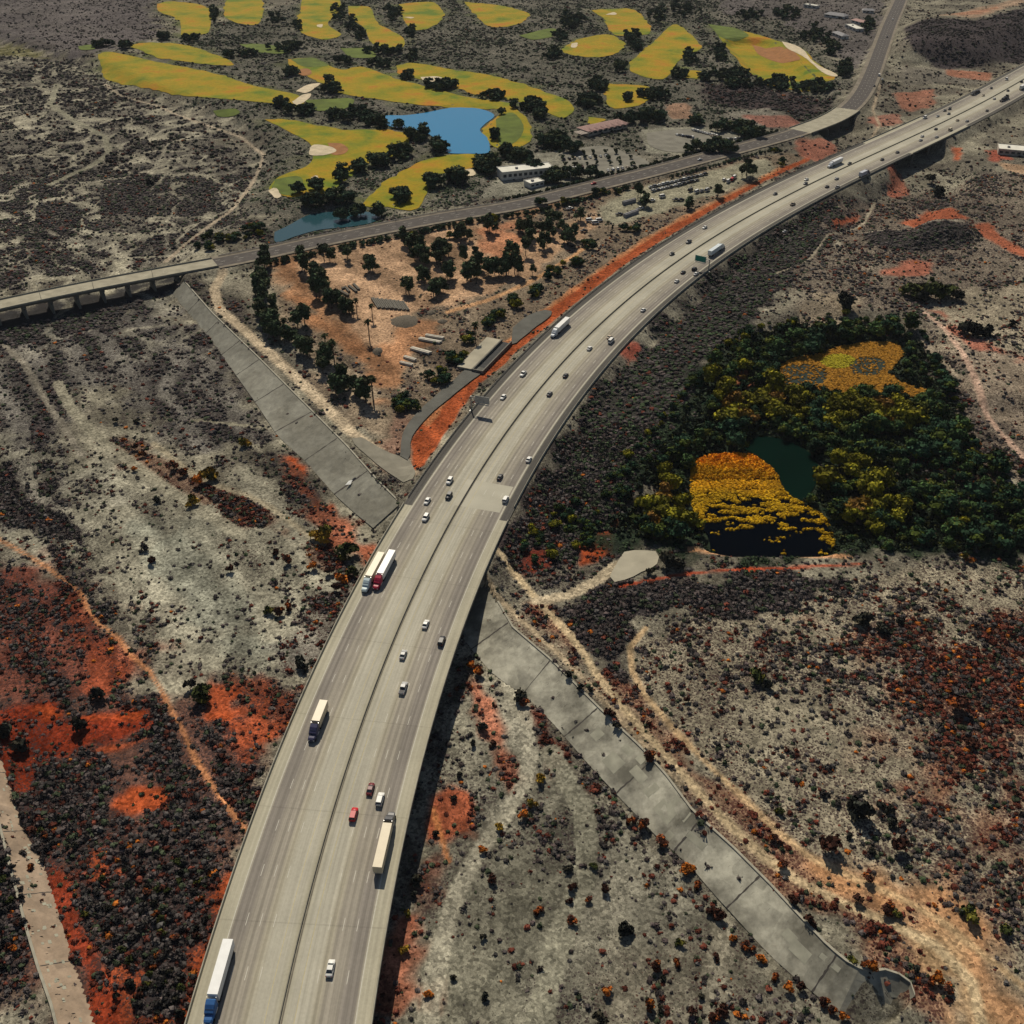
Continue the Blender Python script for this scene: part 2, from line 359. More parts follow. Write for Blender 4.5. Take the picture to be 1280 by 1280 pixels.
 ([(930,146),(995,146),(1008,160),(960,160)], (0.258,0.088,0.061), .7, 3, 3, .2, .1, 0),
 ([(995,180),(1040,168),(1046,190),(1025,203),(1000,195)], (0.272,0.095,0.061), .8, 3, 3, .1, .2, 0),
 ([(1120,118),(1165,114),(1170,130),(1140,142),(1120,138)], (0.272,0.109,0.068), .8, 3, 3, .15, .2, 0),
 ([(1088,148),(1130,140),(1120,160),(1090,160)], (0.258,0.109,0.075), .8, 3, 3, .15, .2, 0),
 ([(1120,85),(1180,88),(1240,90),(1230,105),(1130,108)], (0.136,0.122,0.099), .8, 4, 3, .3, 0, 0),
 ([(1180,88),(1240,92),(1235,102),(1190,98)], (0.286,0.102,0.054), .7, 2, 2, .05, .2, 0),
 ([(1130,45),(1160,46),(1215,50),(1290,28),(1290,80),(1180,88),(1130,75)], (0.048,0.037,0.041), .9, 3, 3, .6, 0, 0),
 ([(1158,42),(1160,24),(1200,16),(1290,-5),(1290,20),(1215,46)], (0.245,0.170,0.116), .9, 2, 2, .06, 0, 0),
 ([(1170,30),(1240,22),(1245,32),(1200,44),(1170,40)], (0.286,0.129,0.075), .6, 3, 4, .05, 0, 0),
 ([(900,-20),(1110,-20),(1095,60),(1060,90),(1040,60),(960,20),(900,20)], (0.095,0.082,0.082), .8, 6, 6, .35, 0, .3),
 ([(-20,46),(70,56),(60,68),(-20,62)], (0.082,0.075,0.020), .8, 4, 4, .2, 0, .8),
 ([(-20,-10),(200,-10),(190,60),(100,70),(-20,45)], (0.088,0.075,0.078), .8, 12, 12, .35, 0, .05),
]
TRAILS = [ # (points, soil, half width m)
 ([(-10,662),(25,680),(60,702),(85,722),(113,742),(102,758),(110,766),(138,775),(150,800),(178,822),(197,848),(208,876),(222,890),(232,920),(248,952),(262,970),(280,995),(308,1030)], (0.378,0.166,0.072), .9),
 ([(807,790),(790,805),(785,822),(790,845),(810,880),(847,922),(880,957),(922,997),(960,1032),(992,1067),(1042,1092),(1110,1120),(1160,1145),(1197,1172),(1235,1205),(1290,1248)], (0.405,0.282,0.156), 1.2),
 ([(625,705),(640,717),(672,757),(700,785),(722,810),(747,852),(795,910),(840,957),(890,1017),(960,1082),(1010,1115),(1067,1142),(1135,1167),(1185,1197),(1215,1235),(1225,1290)], (0.446,0.346,0.210), 1.6),
 ([(672,757),(705,752),(740,735),(770,712),(800,702)], (0.423,0.348,0.236), 2.6),
 ([(605,735),(640,770),(690,815),(735,860),(790,920),(850,985)], (0.367,0.287,0.187), 1.0),
 ([(280,345),(268,365),(275,390),(320,430),(360,465),(400,505),(440,545),(480,575),(515,600)], (0.404,0.323,0.221), 3.0),
 ([(1155,395),(1175,410),(1200,440),(1215,470),(1232,510),(1262,545),(1285,570)], (0.386,0.261,0.196), 1.6),
 ([(1150,415),(1175,445),(1200,470)], (0.294,0.243,0.180), 1.2),
 ([(560,395),(610,380),(660,358),(700,335),(735,310)], (0.404,0.227,0.114), 2.0),
 ([(70,100),(62,125),(90,145),(130,165),(135,185),(115,200),(80,215),(60,225)], (0.184,0.174,0.126), 3.0),
 ([(130,100),(150,115),(190,125),(230,142),(300,165),(330,190),(320,215),(290,255),(240,290),(205,320)], (0.331,0.270,0.196), 1.6),
 ([(1060,190),(1100,160),(1090,140),(1100,110)], (0.331,0.261,0.180), 1.2),
 ([(70,470),(85,500),(110,530),(150,560),(220,610),(300,660)], (0.239,0.221,0.163), 3.0),
 ([(0,420),(30,450),(60,500),(100,560)], (0.184,0.165,0.131), 2.0),
 ([(190,545),(250,590),(330,620),(400,670)], (0.275,0.236,0.163), 1.6),
 ([(240,515),(330,525)], (0.248,0.227,0.163), 1.4),
 ([(1095,245),(1080,275),(1040,290),(1010,330),(970,345)], (0.230,0.200,0.146), 1.0),
 ([(628,835),(648,862),(660,900),(664,945),(650,985),(622,1020),(592,1062),(566,1110),(548,1180),(530,1290)], (.30,.28,.215), 2.6),
 ([(690,930),(730,1000),(735,1080),(700,1160),(670,1290)], (.21,.20,.15), 3.5),
 ([(862,692),(900,697),(960,696),(1010,700),(1060,702)], (.42,.22,.11), 1.4),
 ([(775,738),(830,726),(900,719),(980,716),(1075,711)], (.36,.055,.018), 0.9),
 ([(540,1000),(552,1040),(560,1065)], (.40,.16,.06), .8),
]
FAIR = [
 [(197,5),(215,2),(260,10),(262,38),(240,44),(227,46),(224,26),(200,15)],
 [(285,-4),(325,-4),(325,28),(300,30),(280,18)],
 [(123,68),(140,65),(200,78),(260,90),(320,108),(375,120),(372,133),(330,128),(240,120),(190,108),(150,98),(128,88)],
 [(163,58),(180,54),(230,56),(290,78),(270,82),(200,72)],
 [(378,-4),(420,-4),(425,14),(410,30),(427,44),(400,49),(372,36),(376,10)],
 [(435,8),(462,10),(472,28),(500,45),(506,56),(490,61),(465,54),(455,35),(438,22)],
 [(498,5),(540,3),(555,18),(540,34),(515,37),(503,22)],
 [(580,2),(630,8),(661,18),(648,30),(615,34),(595,20)],
 [(361,75),(390,73),(425,87),(455,84),(500,100),(560,116),(600,124),(640,130),(635,138),(600,135),(540,133),(470,124),(420,116),(395,100),(364,86)],
 [(494,82),(520,79),(570,88),(620,96),(700,122),(716,138),(700,148),(660,130),(600,119),(560,108),(530,100),(500,93)],
 [(331,150),(360,150),(420,161),(503,166),(500,190),(460,205),(440,220),(410,240),(370,248),(341,240),(344,224),(385,206),(392,186),(375,172)],
 [(450,258),(470,236),(500,217),(540,198),(590,192),(603,205),(580,213),(545,222),(520,262),(480,258)],
 [(614,152),(640,135),(664,160),(660,180),(640,187),(622,186),(602,166)],
 [(739,13),(790,12),(811,30),(812,42),(795,44),(768,44),(755,25)],
 [(703,62),(720,50),(760,44),(780,55),(773,66),(750,72),(710,68)],
 [(787,78),(820,50),(843,31),(865,45),(875,60),(850,75),(835,95),(815,98),(790,90)],
 [(888,32),(940,42),(1000,62),(1026,82),(1044,96),(1010,107),(985,104),(940,92),(910,60)],
 [(757,105),(800,107),(820,114),(800,130),(770,136),(757,125)],
 [(855,88),(877,90),(874,99),(857,96)], [(735,146),(758,150),(738,156)],
]
COVER += [(P, (.075, .090, .022), .85, 16, 7, .30, .02, .85) for P in FAIR]
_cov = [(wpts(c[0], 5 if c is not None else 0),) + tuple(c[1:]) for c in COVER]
_trl = [(resample(wpts(t[0], 4), 12), t[1], t[2]) for t in TRAILS]

def landcover(x, y):
    """soil colour (N,3), scrub cover, rustiness, greenness"""
    n = x.size
    big = fbm(x, y, 70, 1); med = fbm(x, y, 22, 2); fin = fbm(x, y, 6, 4, 2)
    soil = np.empty((n, 3))
    base = np.array((.128, .116, .088))
    soil[:] = base
    veg = .30 + .5 * (med - .35)
    rust = np.full(n, .11); green = np.full(n, .02)
    # braided pale channels and darker terraces of the dry wash
    ridge = 1 - np.abs(fbm(x * .8, y * 1.1, 55, 12, 3) - .5) * 9
    ridge = np.clip(ridge, 0, 1)
    soil += ridge[:, None] * np.array((.085, .080, .058))
    veg = veg * (1 - .6 * ridge)
    # flood streaks: along the wash left of the bridge, and along the gravel on its right
    for cond, ang, o_ in ((x < -20, -57, 71), (x >= -20, -104, 81)):
        c_, s_ = math.cos(R(ang)), math.sin(R(ang)); u_ = (x * c_ + y * s_) + (fbm(x, y, 90, o_, 2) - .5) * 60; v_ = (-x * s_ + y * c_) + (fbm(x, y, 60, o_ + 1, 2) - .5) * 45
        st = np.clip((fbm(u_ / 7.0, v_, 9, o_ + 2, 3) - .5) * 4.5, -1, 1) * cond * (y < 700)
        if o_ == 81: st = st * ~inside(x, y, landA)
        streak = st if o_ == 71 else streak + st
    wx = x + (fbm(x, y, 16, 21, 2) - .5) * 2 ; wy = y
    r1 = fbm(x, y, 14, 31, 3) - .5; 
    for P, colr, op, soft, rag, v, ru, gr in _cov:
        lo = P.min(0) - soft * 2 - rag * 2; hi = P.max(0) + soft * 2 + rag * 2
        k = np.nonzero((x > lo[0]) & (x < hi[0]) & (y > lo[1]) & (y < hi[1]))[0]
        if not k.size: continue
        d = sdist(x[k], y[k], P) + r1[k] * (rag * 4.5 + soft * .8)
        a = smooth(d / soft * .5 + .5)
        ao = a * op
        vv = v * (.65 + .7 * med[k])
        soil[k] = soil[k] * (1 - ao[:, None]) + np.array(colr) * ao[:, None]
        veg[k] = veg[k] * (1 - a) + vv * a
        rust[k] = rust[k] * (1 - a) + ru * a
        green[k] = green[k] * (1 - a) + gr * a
    # thin pale braids through the far wash
    far_ = smooth((y - 480) / 60) * ~inside(x, y, landA)
    vein = np.clip(1 - np.abs(fbm(x + (fbm(x, y, 30, 91, 2) - .5) * 40, y * .8, 48, 93, 3) - .5) * 26, 0, 1) * far_
    vein = np.maximum(vein, .8 * np.clip(1 - np.abs(fbm(x, y * .7, 26, 97, 2) - .5) * 22, 0, 1) * far_)
    soil += vein[:, None] * np.array((.13, .12, .085)); veg = veg * (1 - .85 * vein)
    veg = veg * (1 - .45 * streak); soil *= (1 + .38 * streak)[:, None]
    for P, colr, hw in _trl:
        lo = P.min(0) - 12; hi = P.max(0) + 12
        k = np.nonzero((x > lo[0]) & (x < hi[0]) & (y > lo[1]) & (y < hi[1]))[0]
        if not k.size: continue
        d, _ = pdist(x[k], y[k], P)
        a = .9 * smooth((hw + .5 - d + r1[k] * 1.0) / 1.1)
        soil[k] = soil[k] * (1 - a[:, None]) + np.array(colr) * a[:, None]
        veg[k] *= 1 - a
    soil *= (.66 + .68 * fin)[:, None] * (.70 + .6 * big)[:, None]
    return soil, np.clip(veg, 0, 1), rust, green

# ------------------------------------------------------------------ materials
def nmat(name):
    m = bpy.data.materials.new(name); m.use_nodes = True
    return m, m.node_tree.nodes, m.node_tree.links, m.node_tree.nodes['Principled BSDF']
MATS = {}
def mat(name, col, rough=.7, metal=0.0, nscale=.6, namt=.18, spec=.12, bump=0.0):
    if name in MATS: return MATS[name]
    m, N, Lk, b = nmat(name)
    tc = N.new('ShaderNodeTexCoord'); no = N.new('ShaderNodeTexNoise')
    no.inputs['Scale'].default_value = nscale; no.inputs['Detail'].default_value = 4
    Lk.new(tc.outputs['Object'], no.inputs['Vector'])
    mr = N.new('ShaderNodeMapRange'); mr.inputs[3].default_value = 1 - namt; mr.inputs[4].default_value = 1 + namt
    mr.inputs[1].default_value = .3; mr.inputs[2].default_value = .7
    Lk.new(no.outputs['Fac'], mr.inputs[0])
    mx = N.new('ShaderNodeMix'); mx.data_type = 'RGBA'; mx.blend_type = 'MULTIPLY'; mx.inputs[0].default_value = 1
    mx.inputs[6].default_value = (*col, 1); Lk.new(mr.outputs[0], mx.inputs[7])
    Lk.new(mx.outputs[2], b.inputs['Base Color'])
    b.inputs['Roughness'].default_value = rough; b.inputs['Metallic'].default_value = metal
    b.inputs['Specular IOR Level'].default_value = spec
    if bump:
        bp = N.new('ShaderNodeBump'); bp.inputs['Strength'].default_value = bump; bp.inputs['Distance'].default_value = .1
        Lk.new(no.outputs['Fac'], bp.inputs['Height']); Lk.new(bp.outputs[0], b.inputs['Normal'])
    MATS[name] = m
    return m

def foliage_mat(name, nscale=1.2):
    """leaf colour from the mesh's tint, broken up by noise"""
    m, N, Lk, b = nmat(name)
    at = N.new('ShaderNodeAttribute'); at.attribute_name = 'tint'
    oi = N.new('ShaderNodeObjectInfo')
    tc = N.new('ShaderNodeTexCoord'); no = N.new('ShaderNodeTexNoise'); no.inputs['Scale'].default_value = nscale
    Lk.new(tc.outputs['Object'], no.inputs['Vector'])
    mr = N.new('ShaderNodeMapRange'); mr.inputs[1].default_value = .3; mr.inputs[2].default_value = .7
    mr.inputs[3].default_value = .65; mr.inputs[4].default_value = 1.4
    Lk.new(no.outputs['Fac'], mr.inputs[0])
    mr2 = N.new('ShaderNodeMapRange'); mr2.inputs[3].default_value = .7; mr2.inputs[4].default_value = 1.35
    Lk.new(oi.outputs['Random'], mr2.inputs[0])
    mu = N.new('ShaderNodeMath'); mu.operation = 'MULTIPLY'; Lk.new(mr.outputs[0], mu.inputs[0]); Lk.new(mr2.outputs[0], mu.inputs[1])
    mx = N.new('ShaderNodeVectorMath'); mx.operation = 'SCALE'
    Lk.new(at.outputs['Color'], mx.inputs[0]); Lk.new(mu.outputs[0], mx.inputs['Scale'])
    Lk.new(mx.outputs[0], b.inputs['Base Color'])
    b.inputs['Roughness'].default_value = .85; b.inputs['Specular IOR Level'].default_value = .05
    return m
M_FOL = foliage_mat('foliage')
M_SCRUB = foliage_mat('scrub_foliage', .7)
M_BARK = mat('bark', (.10, .075, .055), .9, nscale=3)
M_DEAD = mat('palm_thatch', (.16, .11, .07), .9, nscale=3)

def ground_mat():
    m, N, Lk, b = nmat('ground')
    tc = N.new('ShaderNodeTexCoord')
    a = N.new('ShaderNodeAttribute'); a.attribute_name = 'soil'
    v = N.new('ShaderNodeAttribute'); v.attribute_name = 'scrub'
    def noise(s, d=3, r=.6):
        n = N.new('ShaderNodeTexNoise'); n.inputs['Scale'].default_value = s; n.inputs['Detail'].default_value = d
        n.inputs['Roughness'].default_value = r; Lk.new(tc.outputs['Object'], n.inputs['Vector']); return n
    def rng_(src, a0, a1, b0, b1):
        r = N.new('ShaderNodeMapRange'); r.inputs[1].default_value = a0; r.inputs[2].default_value = a1
        r.inputs[3].default_value = b0; r.inputs[4].default_value = b1; Lk.new(src, r.inputs[0]); return r.outputs[0]
    def math_(op, p, q):
        n = N.new('ShaderNodeMath'); n.operation = op
        for i, z in enumerate((p, q)):
            if hasattr(z, 'links'): Lk.new(z, n.inputs[i])
            else: n.inputs[i].default_value = z
        return n.outputs[0]
    n1 = noise(.09, 5); n2 = noise(.8, 4, .7); n3 = noise(2.6, 2, .8)
    f = math_('MULTIPLY', rng_(n1.outputs['Fac'], .3, .7, .78, 1.2), rng_(n2.outputs['Fac'], .3, .7, .72, 1.28))
    f = math_('MULTIPLY', f, rng_(n3.outputs['Fac'], .32, .68, .75, 1.25))
    st = N.new('ShaderNodeTexVoronoi'); st.inputs['Scale'].default_value = 1.15; Lk.new(tc.outputs['Object'], st.inputs['Vector'])
    sep = N.new('ShaderNodeSeparateColor'); Lk.new(st.outputs['Color'], sep.inputs[0])
    st2 = N.new('ShaderNodeTexVoronoi'); st2.inputs['Scale'].default_value = .42; Lk.new(tc.outputs['Object'], st2.inputs['Vector'])
    sep2 = N.new('ShaderNodeSeparateColor'); Lk.new(st2.outputs['Color'], sep2.inputs[0])
    f = math_('MULTIPLY', f, rng_(sep.outputs[0], 0, 1, .58, 1.45))
    f = math_('MULTIPLY', f, rng_(sep2.outputs[0], 0, 1, .90, 1.10))
    n4 = noise(.012, 4)
    f = math_('MULTIPLY', f, rng_(n4.outputs['Fac'], .35, .65, .86, 1.12))
    sc_ = N.new('ShaderNodeVectorMath'); sc_.operation = 'SCALE'; Lk.new(a.outputs['Color'], sc_.inputs[0]); Lk.new(f, sc_.inputs['Scale'])
    # low dead weeds and twigs between the shrubs
    vo = N.new('ShaderNodeTexVoronoi'); vo.inputs['Scale'].default_value = 1.25; vo.inputs['Randomness'].default_value = 1
    Lk.new(tc.outputs['Object'], vo.inputs['Vector'])
    vo2 = N.new('ShaderNodeTexVoronoi'); vo2.inputs['Scale'].default_value = .55
    Lk.new(tc.outputs['Object'], vo2.inputs['Vector'])
    thr = math_('MULTIPLY', v.outputs['Fac'], rng_(n1.outputs['Fac'], .3, .7, .62, 1.05))
    m1 = math_('LESS_THAN', vo.outputs['Distance'], thr)
    m2 = math_('LESS_THAN', vo2.outputs['Distance'], math_('MULTIPLY', thr, .75))
    mk = math_('MULTIPLY', math_('MAXIMUM', m1, math_('MULTIPLY', m2, .8)), rng_(n2.outputs['Fac'], .3, .5, .45, .92))
    mx = N.new('ShaderNodeMix'); mx.data_type = 'RGBA'
    Lk.new(mk, mx.inputs[0]); Lk.new(sc_.outputs[0], mx.inputs[6])
    w = N.new('ShaderNodeAttribute'); w.attribute_name = 'weed'
    Lk.new(w.outputs['Color'], mx.inputs[7])
    Lk.new(mx.outputs[2], b.inputs['Base Color'])
    b.inputs['Roughness'].default_value = 1; b.inputs['Specular IOR Level'].default_value = .03
    bp = N.new('ShaderNodeBump'); bp.inputs['Strength'].default_value = .6; bp.inputs['Distance'].default_value = .35
    Lk.new(n2.outputs['Fac'], bp.inputs['Height']); Lk.new(bp.outputs[0], b.inputs['Normal'])
    return m

# ------------------------------------------------------------------ mesh builder
def tag(o, label=None, cat=None, group=None, kind=None):
    if label: o['label'] = label
    if cat: o['category'] = cat
    if group: o['group'] = group
    if kind: o['kind'] = kind
    return o
class MB:
    def __init__(s): s.v = []; s.f = []; s.uv = None
    def add(s, V, F):
        b = len(s.v); s.v += [tuple(map(float, p)) for p in V]; s.f += [tuple(b + i for i in f) for f in F]; return s
    def box(s, x0, x1, y0, y1, z0, z1, tx=0, ty=0):
        """box, its top narrowed by tx, ty on each side"""
        return s.add([(x0, y0, z0), (x1, y0, z0), (x1, y1, z0), (x0, y1, z0), (x0 + tx, y0 + ty, z1), (x1 - tx, y0 + ty, z1), (x1 - tx, y1 - ty, z1), (x0 + tx, y1 - ty, z1)],
                     [(0, 3, 2, 1), (4, 5, 6, 7), (0, 1, 5, 4), (1, 2, 6, 5), (2, 3, 7, 6), (3, 0, 4, 7)])
    def obox(s, c, ax, ln, wd, z0, z1):
        """box centred on c lying along direction ax"""
        ax = np.array(ax, float); ax /= np.linalg.norm(ax); n = np.array((ax[1], -ax[0])); P = []
        for z in (z0, z1):
            for i, j in ((-1, -1), (1, -1), (1, 1), (-1, 1)):
                q = np.array(c[:2]) + ax * ln / 2 * i - n * wd / 2 * j; P.append((q[0], q[1], z))
        return s.add(P, [(0, 3, 2, 1), (4, 5, 6, 7), (0, 1, 5, 4), (1, 2, 6, 5), (2, 3, 7, 6), (3, 0, 4, 7)])
    def tube(s, a, b, r0, r1=None, n=8):
        a = np.array(a, float); b = np.array(b, float); r1 = r0 if r1 is None else r1
        d = b - a; d /= np.linalg.norm(d) + 1e-9
        u = np.cross(d, (0, 0, 1) if abs(d[2]) < .9 else (1, 0, 0)); u /= np.linalg.norm(u); w = np.cross(d, u); V = []
        for c, r in ((a, r0), (b, r1)):
            for k in range(n):
                t = 2 * math.pi * k / n; V.append(c + (u * math.cos(t) + w * math.sin(t)) * r)
        F = [(k, (k + 1) % n, n + (k + 1) % n, n + k) for k in range(n)] + [tuple(range(n))[::-1], tuple(range(n, 2 * n))]
        return s.add(V, F)
    def rings(s, Rs, cap=True):
        """loft through rings with equal point counts"""
        n = len(Rs[0]); V = [p for r in Rs for p in r]; F = []
        for i in range(len(Rs) - 1):
            for k in range(n):
                F.append((i * n + k, i * n + (k + 1) % n, (i + 1) * n + (k + 1) % n, (i + 1) * n + k))
        if cap: F += [tuple(range(n))[::-1], tuple(range((len(Rs) - 1) * n, len(Rs) * n))]
        return s.add(V, F)
    def mesh(s, name, m, smooth_=False):
        me = bpy.data.meshes.new(name); me.from_pydata(s.v, [], s.f); me.materials.append(m)
        if smooth_: me.shade_smooth()
        return me
    def build(s, name, m, parent=None, smooth_=False):
        o = bpy.data.objects.new(name, s.mesh(name, m, smooth_)); COL.objects.link(o)
        if parent: o.parent = parent
        return o
def empty(name, loc=(0, 0, 0), rz=0, label=None, cat=None, group=None):
    o = bpy.data.objects.new(name, None); COL.objects.link(o); o.location = loc; o.rotation_euler = (0, 0, rz)
    o.empty_display_size = 1
    return tag(o, label, cat, group)
def put(name, me, parent=None, loc=None, rz=0, s=None):
    o = bpy.data.objects.new(name, me); COL.objects.link(o)
    if parent: o.parent = parent
    if loc is not None: o.location = loc
    if rz: o.rotation_euler = (0, 0, rz)
    if s is not None: o.scale = s if hasattr(s, '__len__') else (s, s, s)
    return o
def npmesh(name, V, F, m, tint=None, smooth_=False, attrs=None):
    """mesh straight from arrays; F is (n,3) or (n,4)"""
    me = bpy.data.meshes.new(name); k = F.shape[1]
    me.vertices.add(len(V)); me.vertices.foreach_set('co', np.ascontiguousarray(V, np.float32).ravel())
    me.loops.add(F.size); me.loops.foreach_set('vertex_index', np.ascontiguousarray(F, np.int32).ravel())
    me.polygons.add(len(F)); me.polygons.foreach_set('loop_start', np.arange(0, F.size, k, dtype=np.int32))
    me.polygons.foreach_set('use_smooth', np.full(len(F), smooth_))
    me.update(calc_edges=True)
    for nm, arr in (attrs or {}).items():
        if arr.ndim == 2:
            a = me.color_attributes.new(nm, 'FLOAT_COLOR', 'POINT')
            a.data.foreach_set('color', np.c_[arr, np.ones(len(arr))].astype(np.float32).ravel())
        else:
            a = me.attributes.new(nm, 'FLOAT', 'POINT'); a.data.foreach_set('value', arr.astype(np.float32))
    if tint is not None:
        a = me.color_attributes.new('tint', 'FLOAT_COLOR', 'POINT')
        a.data.foreach_set('color', np.c_[tint, np.ones(len(tint))].astype(np.float32).ravel())
    me.materials.append(m)
    return me
def ribbon(C, N_, us, zs, z0, name, m, parent=None, i0=0, i1=None, S=None, thick=0):
    """strip along a line: us are offsets to the right, zs heights of each; z0 number or array"""
    i1 = len(C) if i1 is None else i1
    C = C[i0:i1]; N_ = N_[i0:i1]; n = len(C); k = len(us)
    us = np.array(us, float); zs = np.array(zs, float)
    X = C[:, None, 0] + N_[:, None, 0] * us; Y = C[:, None, 1] + N_[:, None, 1] * us
    Z = np.broadcast_to(np.asarray(z0, float).reshape(-1, 1) if np.ndim(z0) else z0, (n, 1)) + zs[None]
    V = np.stack([X, Y, Z], 2).reshape(-1, 3)
    idx = np.arange(n * k).reshape(n, k)
    F = np.stack([idx[:-1, :-1], idx[:-1, 1:], idx[1:, 1:], idx[1:, :-1]], 2).reshape(-1, 4)
    me = npmesh(name, V, F, m)
    uvl = me.uv_layers.new(name='UVMap')
    s_ = (S[i0:i1] if S is not None else np.arange(n) * 5.0)
    U = np.broadcast_to(us, (n, k)).ravel(); Vv = np.repeat(s_, k)
    fl = F.ravel(); uvl.data.foreach_set('uv', np.stack([U[fl], Vv[fl]], 1).astype(np.float32).ravel())
    o = bpy.data.objects.new(name, me); COL.objects.link(o)
    if parent: o.parent = parent
    return o
BARE = []     # patches where no scrub grows
from mathutils import Vector
from mathutils.geometry import delaunay_2d_cdt
def drape(pts, name, m, dz=.12, step=4.0, z=None, rag=0, kind='structure', grid=6.0):
    """flat patch outlined by pixel points, laid on the land (or level at z)"""
    P = wpts(pts, LZ if z is None else z); P = spline(np.vstack([P, P[:1]]), step)[:-1]
    if rag:
        c = P.mean(0); P = P + (P - c) / (np.linalg.norm(P - c, axis=1)[:, None] + 1e-6) * ((fbm(P[:, 0], P[:, 1], 12, 7) - .5) * rag)[:, None]
    n = len(P); Q = P
    if z is None:
        a, b = np.meshgrid(np.arange(P[:, 0].min(), P[:, 0].max(), grid), np.arange(P[:, 1].min(), P[:, 1].max(), grid))
        a = a.ravel(); b = b.ravel(); k = sdist(a, b, P) > 1.5; Q = np.vstack([P, np.stack([a[k], b[k]], 1)])
    v, e, f, _, _, _ = delaunay_2d_cdt([Vector(q) for q in Q], [], [list(range(n))], 1, 1e-4)
    A = np.array([(q.x, q.y) for q in v]); zz = hz(A[:, 0], A[:, 1]) + dz if z is None else np.full(len(A), z)
    me = bpy.data.meshes.new(name)
    me.from_pydata([(p[0], p[1], q) for p, q in zip(A, zz)], [], [tuple(t) if (A[t[1]][0]-A[t[0]][0])*(A[t[2]][1]-A[t[0]][1])-(A[t[1]][1]-A[t[0]][1])*(A[t[2]][0]-A[t[0]][0]) > 0 else tuple(t)[::-1] for t in f])
    me.materials.append(m)
    o = bpy.data.objects.new(name, me); COL.objects.link(o); BARE.append(P)
    if kind: o['kind'] = kind
    return o

# ------------------------------------------------------------------ ground
def grow(a, b, st, k):
    out = [a]; s = st
    while out[-1] < b: out.append(out[-1] + s); s *= k
    return out
ys = [-6000, -2500, -900, -300, -60, 40, 80, 105]; y = 118.0
while y < 1800: ys.append(y); y += .35 + .0034 * y
ys += [1900, 2100, 2500, 3200, 4500, 7000, 12000]
xr = [0.0]
while xr[-1] < 1000: xr.append(xr[-1] + .95 + .0030 * max(0, xr[-1] - 130))
xr += [1100, 1400, 2000, 3500, 6000, 12000]
xr = np.array(xr); xs = np.r_[-xr[:0:-1], xr]; ys = np.array(ys)
GX, GY = np.meshgrid(xs, ys)
gx, gy = GX.ravel(), GY.ravel()
gz = hz(gx, gy)
soil, vegc, rustc, greenc = landcover(gx, gy)
weed = (1 - rustc[:, None]) * np.array((.034, .030, .031)) + rustc[:, None] * np.array((.085, .024, .015))
weed = weed * (1 - greenc[:, None]) + greenc[:, None] * np.array((.02, .035, .018))
idx = np.arange(gx.size).reshape(GX.shape)
F = np.stack([idx[:-1, :-1], idx[:-1, 1:], idx[1:, 1:], idx[1:, :-1]], 2).reshape(-1, 4)
me = npmesh('ground', np.stack([gx, gy, gz], 1), F, ground_mat(), smooth_=True, attrs={'soil': soil, 'scrub': vegc, 'weed': weed})
g = put('ground', me); g['kind'] = 'structure'
print('ground verts', gx.size)

